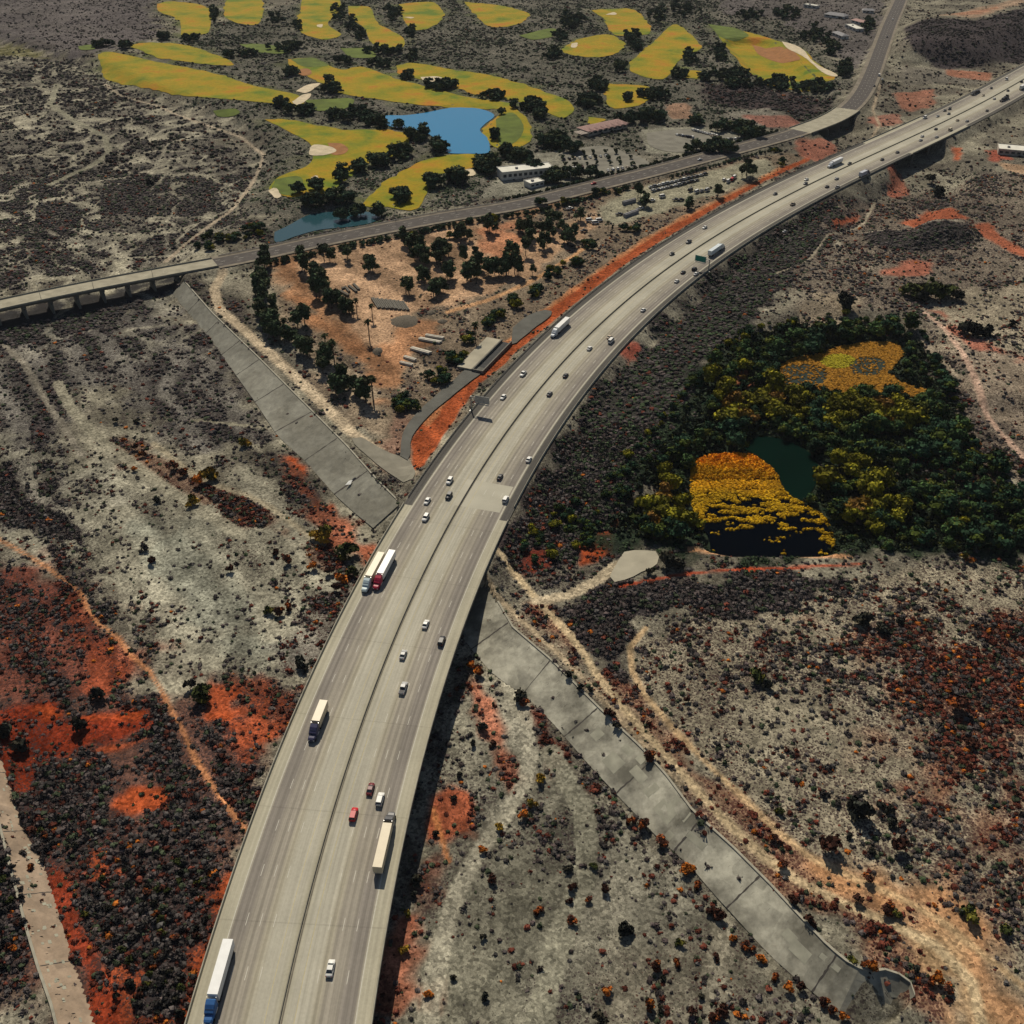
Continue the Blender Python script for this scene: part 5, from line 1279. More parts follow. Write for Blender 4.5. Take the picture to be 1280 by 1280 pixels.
park([(705 + i * 6.5, 200 - i * .5) for i in range(9)], R(12), 'cars in the upper aisle of the tree shaded car park', 'car in the upper aisle of the tree shaded car park', seed=21)
park([(760 + i * 6.0, 214 - i * .9) for i in range(5)], R(12), 'cars near the junction corner of the tree shaded car park', 'car near the junction corner of the tree shaded car park', seed=22)
park([(900 + i * 4.6, 176 - i * .3) for i in range(6)], R(15), 'cars in the lower row of the walled car park', 'car parked in the lower row of the walled car park', cols=(WH, SI, WH, BK), seed=23)
park([(700, 268), (712, 262), (800, 262), (815, 252), (828, 247), (690, 275)], R(-60), 'scattered vehicles in the upper sandy yard', 'vehicle standing alone in the upper sandy yard', kinds=('pickup', 'van', 'sedan'), seed=24)

# ------------------------------------------------------------------ vegetation templates
def ico():
    t = (1 + 5 ** .5) / 2
    V = np.array([(-1, t, 0), (1, t, 0), (-1, -t, 0), (1, -t, 0), (0, -1, t), (0, 1, t), (0, -1, -t), (0, 1, -t), (t, 0, -1), (t, 0, 1), (-t, 0, -1), (-t, 0, 1)], float)
    V /= np.linalg.norm(V[0])
    F = np.array([(0, 11, 5), (0, 5, 1), (0, 1, 7), (0, 7, 10), (0, 10, 11), (1, 5, 9), (5, 11, 4), (11, 10, 2), (10, 7, 6), (7, 1, 8), (3, 9, 4), (3, 4, 2), (3, 2, 6), (3, 6, 8), (3, 8, 9), (4, 9, 5), (2, 4, 11), (6, 2, 10), (8, 6, 7), (9, 8, 1)])
    return V, F
ICV, ICF = ico()
def crown(seed, rx, rz, lobes, leaves, leaf, col, var=.35, second=None, frac=0.0, top=0.0, droop=0):
    """leafy crown: lobes filled by faceted cores with many leaf-clump faces around them; base at z=0"""
    r = np.random.default_rng(seed); V = []; F = []; T = []; nv = 0
    col = np.array(col)
    for k in range(lobes):
        a = r.uniform(0, 2 * math.pi); q = r.uniform(0, .62) ** .7; zc = r.uniform(.22, .8)
        c = np.array((math.cos(a) * q * rx * (1.15 - .55 * zc), math.sin(a) * q * rx * (1.15 - .55 * zc), zc * 2 * rz * .9))
        R_ = rx * r.uniform(.32, .52); sc3 = np.array((1, 1, min(1.3, rz / rx) * .85)) * R_
        lc = col * r.uniform(1 - var, 1 + var)
        if second is not None and r.random() < frac: lc = np.array(second) * r.uniform(.75, 1.2)
        core = ICV * sc3 * .82 * r.uniform(.8, 1.15, (12, 1)) + c
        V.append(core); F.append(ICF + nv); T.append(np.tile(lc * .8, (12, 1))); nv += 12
        n = leaves // lobes
        d = r.normal(size=(n, 3)); d[:, 2] = np.abs(d[:, 2]) * 1.0 - .35; d /= np.linalg.norm(d, axis=1)[:, None]
        p = c + d * sc3 * r.uniform(.75, 1.18, (n, 1))
        nn = d + r.normal(size=(n, 3)) * .55; nn /= np.linalg.norm(nn, axis=1)[:, None]
        u = np.cross(nn, r.normal(size=(n, 3))); u /= np.linalg.norm(u, axis=1)[:, None]; w = np.cross(nn, u)
        s = leaf * r.uniform(.6, 1.3, (n, 1))
        tri = np.stack([p - u * s, p + w * s * .9, p + u * s, p - w * s * .8], 1).reshape(-1, 3)
        V.append(tri); b = nv + np.arange(n)[:, None] * 4
        F.append(np.vstack([b + (0, 2, 1), b + (0, 3, 2)])); nv += n * 4
        lt = lc * r.uniform(.65, 1.45, (n, 1)); T.append(np.repeat(lt, 4, 0))
    V = np.vstack(V); V[:, 2] = np.maximum(V[:, 2], 0.02)
    return V, np.vstack(F), np.vstack(T)
def crown_mesh(name, mat_, *a, **k):
    V, F, T = crown(*a, **k); return npmesh(name, V, F, mat_, T)
def trunk_mesh(name, h, r, limbs, seed, spread=1.6):
    rr = random.Random(seed); m = MB(); m.tube((0, 0, -.8), (0, 0, h * .6), r, r * .7, 8)
    m.tube((0, 0, h * .6), (rr.uniform(-.3, .3), rr.uniform(-.3, .3), h * 1.3), r * .7, r * .3, 6)
    for k in range(limbs):
        a = 6.28 * k / limbs + rr.uniform(-.4, .4); z = h * rr.uniform(.45, .9)
        m.tube((0, 0, z), (math.cos(a) * spread, math.sin(a) * spread, z + spread * rr.uniform(.6, 1.1)), r * .45, r * .15, 5)
    return m.mesh(name, M_BARK)
DKG = (.034, .058, .032); WDK = (.020, .046, .023); OLV = (.095, .088, .008); YGR = (.19, .17, .012); RST = (.20, .062, .025); SCR = (.050, .046, .045); GRN = (.04, .058, .02)
T_BR = [crown_mesh('crown', M_FOL, 10 + k, 3.2, 2.3 + .3 * (k % 3), 8, 260, .5, DKG, .3, (.045, .055, .02), .22) for k in range(5)]
T_GR = [crown_mesh('crown', M_FOL, 30 + k, 2.7, 3.1 + .4 * (k % 3), 10, 300, .42, (.042, .064, .030), .3, (.05, .055, .025), .25) for k in range(4)]
T_WD = [crown_mesh('crown', M_FOL, 50 + k, 4.3, 3.0, 10, 420, .5, WDK, .45, (.045, .062, .010), .35) for k in range(4)]
T_WY = [crown_mesh('crown', M_FOL, 60 + k, 4.2, 3.1, 10, 420, .5, OLV, .35, YGR, .45) for k in range(4)]
T_WG = [crown_mesh('crown', M_FOL, 80 + k, 4.2, 3.2, 11, 440, .5, (.034, .062, .020), .4, (.075, .085, .015), .3) for k in range(3)]
T_WO = [crown_mesh('crown', M_FOL, 70 + k, 3.6, 2.6, 9, 340, .45, (.16, .085, .02), .35, (.22, .13, .02), .4) for k in range(2)]
K_T = [trunk_mesh('trunk', 1.8, .22, 4, k) for k in range(3)]; K_G = [trunk_mesh('trunk', 2.2, .2, 3, 9 + k, 1.0) for k in range(2)]; K_W = [trunk_mesh('trunk', 2.2, .3, 5, 20 + k, 2.0) for k in range(2)]
FREE = []      # spots left out of the scattered scrub
def tree(name, crowns, trunks, x, y, z, s, label, cat, group, base=1.0, sz=1.0):
    r = empty(name, (x, y, z), random.uniform(0, 6.28), label, cat, group)
    k = random.randrange(len(crowns))
    put('trunk', trunks[k % len(trunks)], r, (0, 0, 0), 0, (s, s, s))
    put('crown', crowns[k], r, (0, 0, base * s), 0, (s * random.uniform(.9, 1.12), s * random.uniform(.9, 1.12), s * sz * random.uniform(.88, 1.15)))
    return r

# golf course clumps: centre, how many, spread, where they stand
GOLF = [
 (345,25,5,12,8,'between the two fairways at the top left'),(373,35,3,6,6,'between the two fairways at the top left'),(425,18,7,10,10,'in the dark belt left of the third top fairway'),(440,32,5,8,8,'in the dark belt left of the third top fairway'),(450,46,5,5,7,'in the dark belt left of the third top fairway'),
 (490,20,10,10,11,'in the dense clump at the top centre'),(515,44,5,5,9,'in the dense clump at the top centre'),(480,65,10,22,4,'in the line crossing below the long top fairways'),(516,72,5,6,6,'in the line crossing below the long top fairways'),(360,62,8,25,4,'beside the small green at the upper left'),
 (475,82,6,16,4,'in the short row above the bunkered fairway'),(430,78,4,8,4,'in the short row above the bunkered fairway'),(507,97,5,7,4,'beside the white bunker fairway'),(550,110,12,20,4,'in the row below the white bunker'),(618,122,8,16,3,'in the row left of the lake end fairway'),
 (365,93,5,10,3,'around the forked cart path'),(412,103,3,6,4,'around the forked cart path'),(418,115,5,12,4,'around the forked cart path'),(352,132,5,8,4,'in the long row above the bunker fairway'),(380,140,9,22,5,'in the long row above the bunker fairway'),(435,146,12,30,7,'in the long row above the bunker fairway'),(470,156,6,14,4,'on the lake left shore'),
 (500,160,3,6,2,'on the lake left shore'),(522,172,9,12,7,'on the lake lower shore'),(548,188,6,10,4,'on the lake lower shore'),(500,196,9,16,7,'in the belt between the two lower fairways'),(473,206,6,12,4,'in the belt between the two lower fairways'),(450,213,5,8,4,'in the belt between the two lower fairways'),
 (428,224,5,6,6,'beside the pond end fairway'),(398,238,4,6,4,'beside the pond end fairway'),(372,241,2,4,2,'beside the pond end fairway'),(425,252,7,16,4,'above the small pond'),(392,258,6,14,4,'above the small pond'),(428,275,2,4,2,'on the small pond edge'),(447,270,3,5,3,'on the small pond edge'),(475,272,3,4,3,'on the small pond edge'),
 (501,250,8,9,7,'at the lower end of the narrow fairway'),(543,234,6,10,4,'left of the long white building'),(570,226,8,14,5,'left of the long white building'),(606,212,12,14,8,'left of the long white building'),(618,172,3,3,4,'on the lake right shore'),(627,143,1,1,1,'on the lake right shore'),(632,192,5,8,4,'on the lake right shore'),
 (650,200,8,14,6,'behind the long white building'),(205,48,5,8,2,'beside the top left fairway'),(268,20,7,4,11,'between the first two top fairways'),(240,50,5,12,2,'beside the top left fairway'),(130,58,6,12,2,'at the far left end of the golf course'),(160,60,4,10,2,'at the far left end of the golf course'),(300,70,6,22,3,'beside the small green at the upper left'),
 (660,133,12,20,7,'in the dark grove right of the lake'),(675,145,7,10,5,'in the dark grove right of the lake'),(692,180,14,18,7,'just left of the clubhouse'),(715,188,5,8,6,'just left of the clubhouse'),(690,70,7,10,6,'around the small green at the top centre'),(715,28,14,16,10,'in the grove left of the top right fairway'),(700,48,6,10,5,'in the grove left of the top right fairway'),
 (790,48,9,9,7,'between the two right hand fairways'),(795,60,5,6,5,'between the two right hand fairways'),(775,85,6,8,6,'between the two right hand fairways'),(820,22,8,12,7,'at the top right of the golf course'),(850,14,12,25,8,'at the top right of the golf course'),(863,75,10,8,8,'between the right hand fairways'),(850,95,6,10,4,'between the right hand fairways'),
 (748,108,10,10,9,'above the clubhouse'),(735,130,12,14,6,'above the clubhouse'),(815,120,12,18,5,'right of the small square fairway'),(783,125,3,3,4,'right of the small square fairway'),(800,150,16,34,5,'behind the walled car park'),(905,97,16,32,7,'below the large right hand fairway'),(930,108,9,24,4,'below the large right hand fairway'),(900,70,6,8,10,'left of the large right hand fairway'),
 (870,155,4,8,2,'behind the walled car park'),(912,163,11,26,3,'along the right side of the walled car park'),(935,172,8,18,3,'along the right side of the walled car park'),(890,190,12,36,3,'along the second road hedge'),(720,222,10,34,2,'along the second road hedge'),(690,228,7,14,3,'right of the long white building'),(670,214,5,8,4,'behind the long white building'),
 (975,107,12,18,7,'below the hillside houses'),(1015,112,14,26,6,'below the hillside houses'),(1055,88,10,8,9,'beside the far highway'),(1020,45,14,18,11,'among the hillside houses'),(1040,62,8,8,8,'among the hillside houses'),(985,18,10,16,8,'among the hillside houses'),(1085,35,7,8,10,'beside the far highway'),(940,20,8,18,6,'at the top right of the golf course'),
]
LOTT = [(700+(k%7)*14+3*(k//7), 193+(k//7)*7-(k%7)*.2) for k in range(22)]
cand = []
for px, py, n, rx, ry, where in GOLF:
    for _ in range(int(n * 2.5)):
        a = random.uniform(0, 6.28); q = math.sqrt(random.random()); cand.append((px + math.cos(a) * q * rx, py + math.sin(a) * q * ry, where, random.uniform(.75, 1.35)))
for a, b in LOTT: cand.append((a + random.uniform(-1.5, 1.5), b + random.uniform(-1, 1), 'in the planted rows of the tree shaded car park', random.uniform(.5, .7)))
X, Y, Z = gp([c[0] for c in cand], [c[1] for c in cand])
order = sorted(range(len(cand)), key=lambda i: Y[i] / cand[i][3])
far = []
for j, i in enumerate(order):
    s = cand[i][3]
    if j < 298: tree('broadleaf_tree', T_BR, K_T, X[i], Y[i], Z[i], s * 1.3, 'dark round tree ' + cand[i][2], 'tree', 'dark trees ' + cand[i][2])
    else: far.append((X[i], Y[i], Z[i], s))
def merged(name, tpl, spots, label, cat, m, tintv=.3, seed=1):
    r = np.random.default_rng(seed); V = []; F = []; T = []; nv = 0
    for x, y, z, s in spots:
        v, f, t = tpl[r.integers(len(tpl))]; a = r.uniform(0, 6.28); c, sn = math.cos(a), math.sin(a)
        M_ = np.array(((c, sn, 0), (-sn, c, 0), (0, 0, 1))); V.append((v @ M_) * s + (x, y, z)); F.append(f + nv); T.append(t * r.uniform(1 - tintv, 1 + tintv)); nv += len(v)
    o = put(name, npmesh(name, np.vstack(V), np.vstack(F), m, np.vstack(T))); return tag(o, label, cat, kind='stuff')
BRT = [crown(90 + k, 3.2, 2.4, 7, 90, .75, DKG, .3, (.045, .055, .02), .2) for k in range(4)]
if far: merged('distant_trees', BRT, [(x, y, z + .6 * s, s * 1.3) for x, y, z, s in far], 'far dark trees crowded along the top of the golf course', 'trees', M_FOL)

# sandy yard grove
GROVE = [(326,365,8,6,22,'in the dark clump by the dirt track bend'),(332,345,9,10,14,'in the dark clump by the dirt track bend'),(334,385,12,10,24,'in the dark clump by the dirt track bend'),(340,415,9,12,10,'in the dark clump by the dirt track bend'),
 (398,348,4,6,5,'in the curved row at the left of the sandy yard'),(402,365,9,14,10,'in the curved row at the left of the sandy yard'),(415,380,8,10,7,'in the curved row at the left of the sandy yard'),(432,392,6,10,5,'in the curved row at the left of the sandy yard'),
 (410,326,3,5,4,'along the upper left of the sandy yard'),(437,325,3,5,4,'along the upper left of the sandy yard'),(462,340,4,6,8,'along the upper left of the sandy yard'),(380,338,4,8,6,'along the upper left of the sandy yard'),
 (515,310,8,16,7,'in the upper grove of the sandy yard'),(530,325,8,12,10,'in the upper grove of the sandy yard'),(555,325,10,12,12,'in the upper grove of the sandy yard'),(590,330,8,12,12,'in the upper grove of the sandy yard'),(580,300,6,10,6,'in the upper grove of the sandy yard'),(615,290,5,10,5,'in the upper grove of the sandy yard'),
 (530,350,5,8,6,'in the middle rows of the sandy yard'),(558,350,5,8,6,'in the middle rows of the sandy yard'),(592,350,7,10,5,'in the middle rows of the sandy yard'),(620,345,9,16,3,'in the middle rows of the sandy yard'),(650,343,9,18,3,'in the middle rows of the sandy yard'),(512,368,4,8,3,'in the lower row of the sandy yard'),(545,366,6,10,5,'in the lower row of the sandy yard'),
 (645,322,5,14,4,'in the middle rows of the sandy yard'),(672,305,10,14,12,'in the tall grove right of the sandy yard'),(690,290,10,14,10,'in the tall grove right of the sandy yard'),(712,302,7,10,6,'in the tall grove right of the sandy yard'),(725,275,3,4,3,'in the tall grove right of the sandy yard'),(655,290,6,10,8,'in the tall grove right of the sandy yard'),
 (740,308,7,12,5,'in the green belt above the orange cut'),(715,330,8,14,6,'in the green belt above the orange cut'),(690,345,7,14,6,'in the green belt above the orange cut'),(665,365,7,12,6,'in the green belt above the orange cut'),(640,380,6,12,6,'in the green belt above the orange cut'),(620,395,5,8,6,'in the green belt above the orange cut'),
 (608,408,4,6,6,'in the bushy clumps beside the ramp road'),(572,450,8,12,8,'in the bushy clumps beside the ramp road'),(550,475,8,14,9,'in the bushy clumps beside the ramp road'),(505,510,8,12,9,'in the bushy clumps beside the ramp road'),(585,425,4,8,5,'in the bushy clumps beside the ramp road'),
 (362,428,7,14,8,'in the dark strip above the levee track'),(385,445,7,12,10,'in the dark strip above the levee track'),(410,460,7,12,10,'in the dark strip above the levee track'),(375,405,4,8,8,'in the dark strip above the levee track'),(430,490,6,14,8,'in the dark strip above the levee track'),(452,500,5,10,8,'in the dark strip above the levee track'),
 (800,248,3,3,3,'beside the long container in the sandy yard'),(808,258,3,4,3,'beside the long container in the sandy yard'),(860,262,3,5,3,'beside the parking strip'),(935,222,6,8,6,'at the right end of the parking strip'),(895,248,3,6,2,'beside the parking strip'),(790,288,6,14,4,'in the green belt above the orange cut'),
 (970,192,4,5,4,'by the overpass'),(975,205,3,6,4,'by the overpass'),(560,298,5,12,3,'along the dark hedge below the second road'),(510,300,5,12,3,'along the dark hedge below the second road'),(700,255,8,30,2,'along the dark hedge below the second road'),(760,243,6,20,2,'along the dark hedge below the second road'),(600,277,7,26,2,'along the dark hedge below the second road'),
 (285,298,14,32,5,'on the dark bank left of the small pond'),(320,292,9,16,7,'on the dark bank left of the small pond'),(255,312,6,12,3,'on the dark bank left of the small pond')]
cand = []
for px, py, n, rx, ry, where in GROVE:
    for _ in range(max(1, int(n * .95))):
        a = random.uniform(0, 6.28); q = math.sqrt(random.random()); cand.append((px + math.cos(a) * q * rx, py + math.sin(a) * q * ry, where, random.uniform(.7, 1.15)))
X, Y, Z = gp([c[0] for c in cand], [c[1] for c in cand])
print('golf far', len(far), 'grove', len(cand))
ng = 0
for i, c in enumerate(cand):
    s = c[3]
    if 'ramp' in c[2] or 'belt' in c[2] or 'pond' in c[2] or 'hedge' in c[2] or 'by the overpass' in c[2]:
        tree('bushy_tree', T_WD if i % 3 else T_WY, K_W, X[i], Y[i], Z[i], s * .8, 'low bushy green tree ' + c[2], 'tree', 'bushy trees ' + c[2], base=.35)
    elif ng < 300:
        ng += 1; tree('grove_tree', T_GR, K_G, X[i], Y[i], Z[i], s * 1.55, 'dark upright grove tree ' + c[2], 'tree', 'grove trees ' + c[2], base=1.2)
# hedges
def hedge(name, C, N_, off, i0, i1, label, s0=.75):
    sp = []
    for i in range(i0, i1):
        for k in range(2):
            q = C[i] + N_[i] * (off + random.uniform(-.8, .8)) + (C[i + 1] - C[i]) * random.random(); sp.append((q[0], q[1], float(hz(q[0], q[1])[0]) - .2, s0 * random.uniform(.7, 1.25)))
    merged(name, BRT, sp, label, 'hedge', M_FOL)
hedge('hedge', RC, RN, 15.5, s_at(330, 322, RC, RS, RD2_Z), s_at(780, 232, RC, RS, RD2_Z), 'long dark hedge below the second road along the sandy yard')
hedge('hedge', RC, RN, -15, s_at(640, 250, RC, RS, RD2_Z), s_at(990, 165, RC, RS, RD2_Z), 'dark hedge above the second road along the car parks')
hedge('hedge', RC, RN, 15.5, s_at(830, 214, RC, RS, RD2_Z), s_at(960, 182, RC, RS, RD2_Z), 'short dark hedge between the second road and the parking strip', .5)
# tall cypress
x, y, z = gp(765, 297); r = empty('cypress_tree', (x[0], y[0], z[0]), 0, 'single tall thin dark cypress above the orange cut', 'tree')
put('crown', crown_mesh('crown', M_FOL, 5, 1.0, 6.3, 14, 260, .35, (.018, .022, .018), .2), r, (0, 0, .6)); put('trunk', trunk_mesh('trunk', 1.5, .16, 2, 3, .4), r)
# palms
def palm_meshes():
    m = MB(); m.tube((0, 0, -.5), (.1, 0, 4), .30, .24, 8).tube((.1, 0, 4), (.2, .1, 9), .24, .2, 8); tr = m.mesh('trunk', M_BARK)
    r = np.random.default_rng(3); V = []; F = []; T = []; nv = 0
    for k in range(34):
        a = r.uniform(0, 6.28); el = r.uniform(-.5, 1.2); L = r.uniform(1.9, 2.7); pts = []
        for j in range(5):
            f = j / 4; d = L * f; zz = math.sin(el) * d - .34 * d * d * .6; rr = math.cos(el) * d; pts.append((math.cos(a) * rr + .2, math.sin(a) * rr + .1, 9 + zz, .05 + .34 * math.sin(f * 2.6 + .3)))
        for j, (x, y, z, w) in enumerate(pts):
            V += [(x - math.sin(a) * w, y + math.cos(a) * w, z - w * .5), (x, y, z), (x + math.sin(a) * w, y - math.cos(a) * w, z - w * .5)]
            if j: b = nv + j * 3; F += [(b - 3, b - 2, b + 1), (b - 3, b + 1, b), (b - 2, b - 1, b + 2), (b - 2, b + 2, b + 1)]
        T += [np.array((.035, .042, .016)) * r.uniform(.7, 1.4)] * 15; nv += 15
    return tr, npmesh('fronds', np.array(V), np.array(F), M_FOL, np.array(T)), MB().rings([[(.2 + q * math.cos(t), .1 + q * math.sin(t), zz) for t in np.linspace(0, 6.283, 9)[:-1]] for q, zz in ((.28, 6.9), (.75, 7.6), (.6, 8.6), (.25, 9.1))]).mesh('dead_thatch', M_DEAD)
PT, PFR, PDT = palm_meshes()
for px, py, s, lb_, gr in [(467,503,1.5,'tallest palm, standing alone at the lower tip of the sandy yard',None),(418,452,1.3,'tall palm above the levee track among dark bushes',None),(357,420,1.1,'slim palm on the left beside the dark clump',None),(462,425,1.25,'tall palm in the middle of the orange dirt yard, near the mulch mound',None),
                       (594,428,1.2,'palm with a bare trunk beside the ramp road clump',None),(466,400,1.0,'shorter palm just above the tall palm in the yard middle',None),(760,290,.8,'small palm just left of the tall cypress',None),(408,440,1.1,'palm left of the tall palm above the levee track',None)] + \
                      [(428+i*4.5,392+(i%2)*2,.95,'palm in the tight row at the end of the curved grove','row of palms at the end of the curved grove') for i in range(5)]:
    x, y, z = gp(px, py); r = empty('palm_tree', (x[0], y[0], z[0]), random.uniform(0, 6), lb_, 'palm tree', gr); r.scale = (s * .9, s * .9, s)
    put('trunk', PT, r); put('fronds', PFR, r); put('dead_thatch', PDT, r)

# woodland
def in_any_water(x, y, m=0):
    k = np.zeros(x.shape, bool)
    for P, z in _wat: k |= sdist(x, y, P) > -m
    return k
WOOD = wpts([(735,700),(700,715),(655,712),(640,690),(690,640),(740,640),(765,590),(800,560),(850,500),(890,450),(930,420),(1000,395),(1110,395),(1165,430),(1195,490),(1220,560),(1290,600),(1330,695),(1080,701),(860,692),(800,690)], 2)
core = wpts([(752,672),(800,600),(845,540),(890,470),(940,425),(1010,402),(1110,402),(1165,440),(1190,500),(1210,570),(1280,620),(1310,694),(1080,699),(860,690),(800,688)], 2)
lo, hi = core.min(0), core.max(0)
YEL = [(830,535,22,26),(895,492,24,20),(925,520,20,18),(975,505,32,22),(1060,520,36,22),(1115,525,30,18),(1040,592,32,24),(1000,600,16,18),(1100,632,32,28),(1080,660,20,16),(825,612,22,24),(840,650,26,20),(810,640,14,14),(1150,600,14,10),(930,470,14,10),(985,520,30,14),(1150,690,30,5),(1190,660,24,10),(1000,700,30,5)]
def wood_kind(px, py):
    for a, b, c, d in YEL:
        if ((px - a) / c) ** 2 + ((py - b) / d) ** 2 < random.uniform(.6, 1.3): return 1
    return 0
pts = []
for _ in range(9000):
    x = random.uniform(lo[0], hi[0]); y = random.uniform(lo[1], hi[1])
    if all((x - a) ** 2 + (y - b) ** 2 > 33 for a, b in pts): pts.append((x, y))
pts = np.array(pts); k = (sdist(pts[:, 0], pts[:, 1], core) > (fbm(pts[:, 0], pts[:, 1], 16, 33, 2) - .42) * 34 * (pts[:, 1] > 285)) & (fbm(pts[:, 0], pts[:, 1], 13, 35, 2) > .25) & ~in_any_water(pts[:, 0], pts[:, 1], 2.5); pts = pts[k]
zz = hz(pts[:, 0], pts[:, 1]); ppx, ppy = to_px(pts[:, 0], pts[:, 1], zz)
ordr = np.argsort(pts[:, 1]); nd = ny = 0; thick = []
REG = lambda px, py: ('in front of the golden marsh' if py > 660 and 860 < px < 1060 else 'left of the golden marsh' if px < 900 and py > 560 else 'beside the upper golden pond' if py < 500 and px > 900 else 'right of the golden marsh' if px >= 1030 and py > 560 else 'between the two golden ponds' if px > 900 else 'on the scrubby slope side of the wood')
for i in ordr:
    x, y, z = pts[i][0], pts[i][1], zz[i]; yk = wood_kind(ppx[i], ppy[i]); w_ = REG(ppx[i], ppy[i]); s = random.uniform(.5, 1.35)
    if ppy[i] > 672 and 860 < ppx[i] < 1100: s *= .6
    if yk and ny < 290: ny += 1; tree('cottonwood_tree', T_WY if random.random() < .9 else T_WO, K_W, x, y, z, s * 1.35, 'yellow green cottonwood ' + w_, 'tree', 'yellow green trees ' + w_, base=.9)
    elif nd < 290 and not yk: nd += 1; tree('willow_tree', T_WG if random.random() < .38 else T_WD, K_W, x, y, z, s * 1.15, 'green willow tree ' + w_, 'tree', 'dark willows ' + w_, base=.7)
    else: thick.append((x, y, z, s))
print('wood', len(pts), nd, ny, len(thick))
WDT = [crown(120 + k, 4.2, 2.8, 7, 110, .85, WDK, .4, (.05, .06, .014), .3) for k in range(4)]
if thick: merged('willow_thicket', WDT, thick, 'dense dark willow thicket filling the back of the wood', 'thicket', M_FOL)
# looser trees on the slope between the freeway and the wood
q = np.stack([rng.uniform(WOOD[:, 0].min(), WOOD[:, 0].max(), 1500), rng.uniform(WOOD[:, 1].min(), WOOD[:, 1].max(), 1500)], 1)
q = q[inside(q[:, 0], q[:, 1], WOOD) & ~inside(q[:, 0], q[:, 1], core) & ~in_any_water(q[:, 0], q[:, 1], 1)][:190]; qz = hz(q[:, 0], q[:, 1])
for (x, y), z in zip(q, qz):
    yk = random.random() < .22; s = random.uniform(.3, .75)
    tree('bushy_tree', T_WY if yk else T_WD, K_W, x, y, z, s, ('yellow green' if yk else 'dark') + ' bushy tree on the slope above the wood', 'tree', 'bushy trees on the slope above the wood', base=.3)
# undergrowth between the trees
us_ = np.stack([rng.uniform(lo[0], hi[0], 5200), rng.uniform(lo[1], hi[1], 5200)], 1)
us_ = us_[inside(us_[:, 0], us_[:, 1], core) & ~in_any_water(us_[:, 0], us_[:, 1], .5)]; uz = hz(us_[:, 0], us_[:, 1])
UND = [crown(140 + k, 1.6, .9, 3, 24, .6, (.022, .032, .02), .4, (.05, .055, .015), .2) for k in range(5)]
merged('wood_undergrowth', UND, [(a[0], a[1], b - .2, random.uniform(.7, 1.5)) for a, b in zip(us_, uz)], 'low dark undergrowth carpeting the wood floor', 'undergrowth', M_FOL, .4)

# golden reeds standing in the marshes
def reeds(name, k, n, fn, label, seed):
    P, zw = _wat[k]; r = np.random.default_rng(seed); lo, hi = P.min(0), P.max(0)
    q = np.stack([r.uniform(lo[0], hi[0], n), r.uniform(lo[1], hi[1], n)], 1); q = q[sdist(q[:, 0], q[:, 1], P) > -1.0]
    px, py = to_px(q[:, 0], q[:, 1], np.full(len(q), zw)); keep, tint, hgt = fn(px, py, q[:, 0], q[:, 1], r); q = q[keep]; tint = tint[keep]; hgt = hgt[keep]; m = len(q)
    a = r.uniform(0, 6.28, m); w = r.uniform(.4, 1.1, m); base = ICV[None] * np.stack([w, w * r.uniform(.5, .9, m), hgt], 1)[:, None] * r.uniform(.75, 1.25, (m, 12, 1))
    c, s = np.cos(a)[:, None], np.sin(a)[:, None]; x = base[..., 0] * c - base[..., 1] * s + q[:, None, 0]; y = base[..., 0] * s + base[..., 1] * c + q[:, None, 1]
    V = np.stack([x, y, base[..., 2] + zw + hgt[:, None] * .2], 2).reshape(-1, 3); F = (ICF[None] + (np.arange(m) * 12)[:, None, None]).reshape(-1, 3)
    o = put(name, npmesh(name, V, F, M_SCRUB, np.repeat(tint, 12, 0))); tag(o, label, 'reeds', kind='stuff')
def f1(px, py, x, y, r):
    t = (py - 568) / 130.0; st = fbm(x, y * 2.6, 5.5, 41, 3); band = fbm(x * .7, y * 2, 30, 43, 2)
    edge = np.abs((px - 950) / 88)
    thr = .16 + .46 * np.clip((t - .10) * 1.5, 0, 1.15) - .12 * (edge > .82)
    dens = np.clip((st - thr) * 14, 0, 1); dens = np.where((py > 662) & (edge < .85), dens * .1, dens)
    k = r.random(len(px)) < dens * .95; f = np.clip(t * 2.6 + (band - .5) * .8, 0, 1)[:, None]
    tint = np.array((.72, .25, .010)) * (1 - f) + np.array((.42, .25, .008)) * f
    return k, tint * r.uniform(.6, 1.25, (len(px), 1)) * (.55 + .9 * fbm(x, y * 2.4, 12, 47, 3))[:, None], r.uniform(.3, .9, len(px)) * (1 + .9 * (t < .25))
reeds('golden_reeds', 2, 22000, f1, 'orange and gold reeds streaked across the dark marsh', 4)
def f2(px, py, x, y, r):
    n = fbm(x, y, 20, 51, 3); hole = (((px - 1003) / 32) ** 2 + ((py - 470) / 15) ** 2 < 1) | (((px - 1085) / 24) ** 2 + ((py - 458) / 12) ** 2 < 1)
    yel = ((px - 1048) / 22) ** 2 + ((py - 452) / 9) ** 2 < 1
    k = (~hole | (r.random(len(px)) < .12)) & (n > .28)
    tint = np.where(yel[:, None], np.array((.26, .22, .015)), np.array((.26, .125, .015))) * r.uniform(.7, 1.25, (len(px), 1))
    return k, tint, r.uniform(.25, .6, len(px))
reeds('golden_reeds', 4, 16000, f2, 'orange and yellow reeds ringing the shallow upper pond', 5)

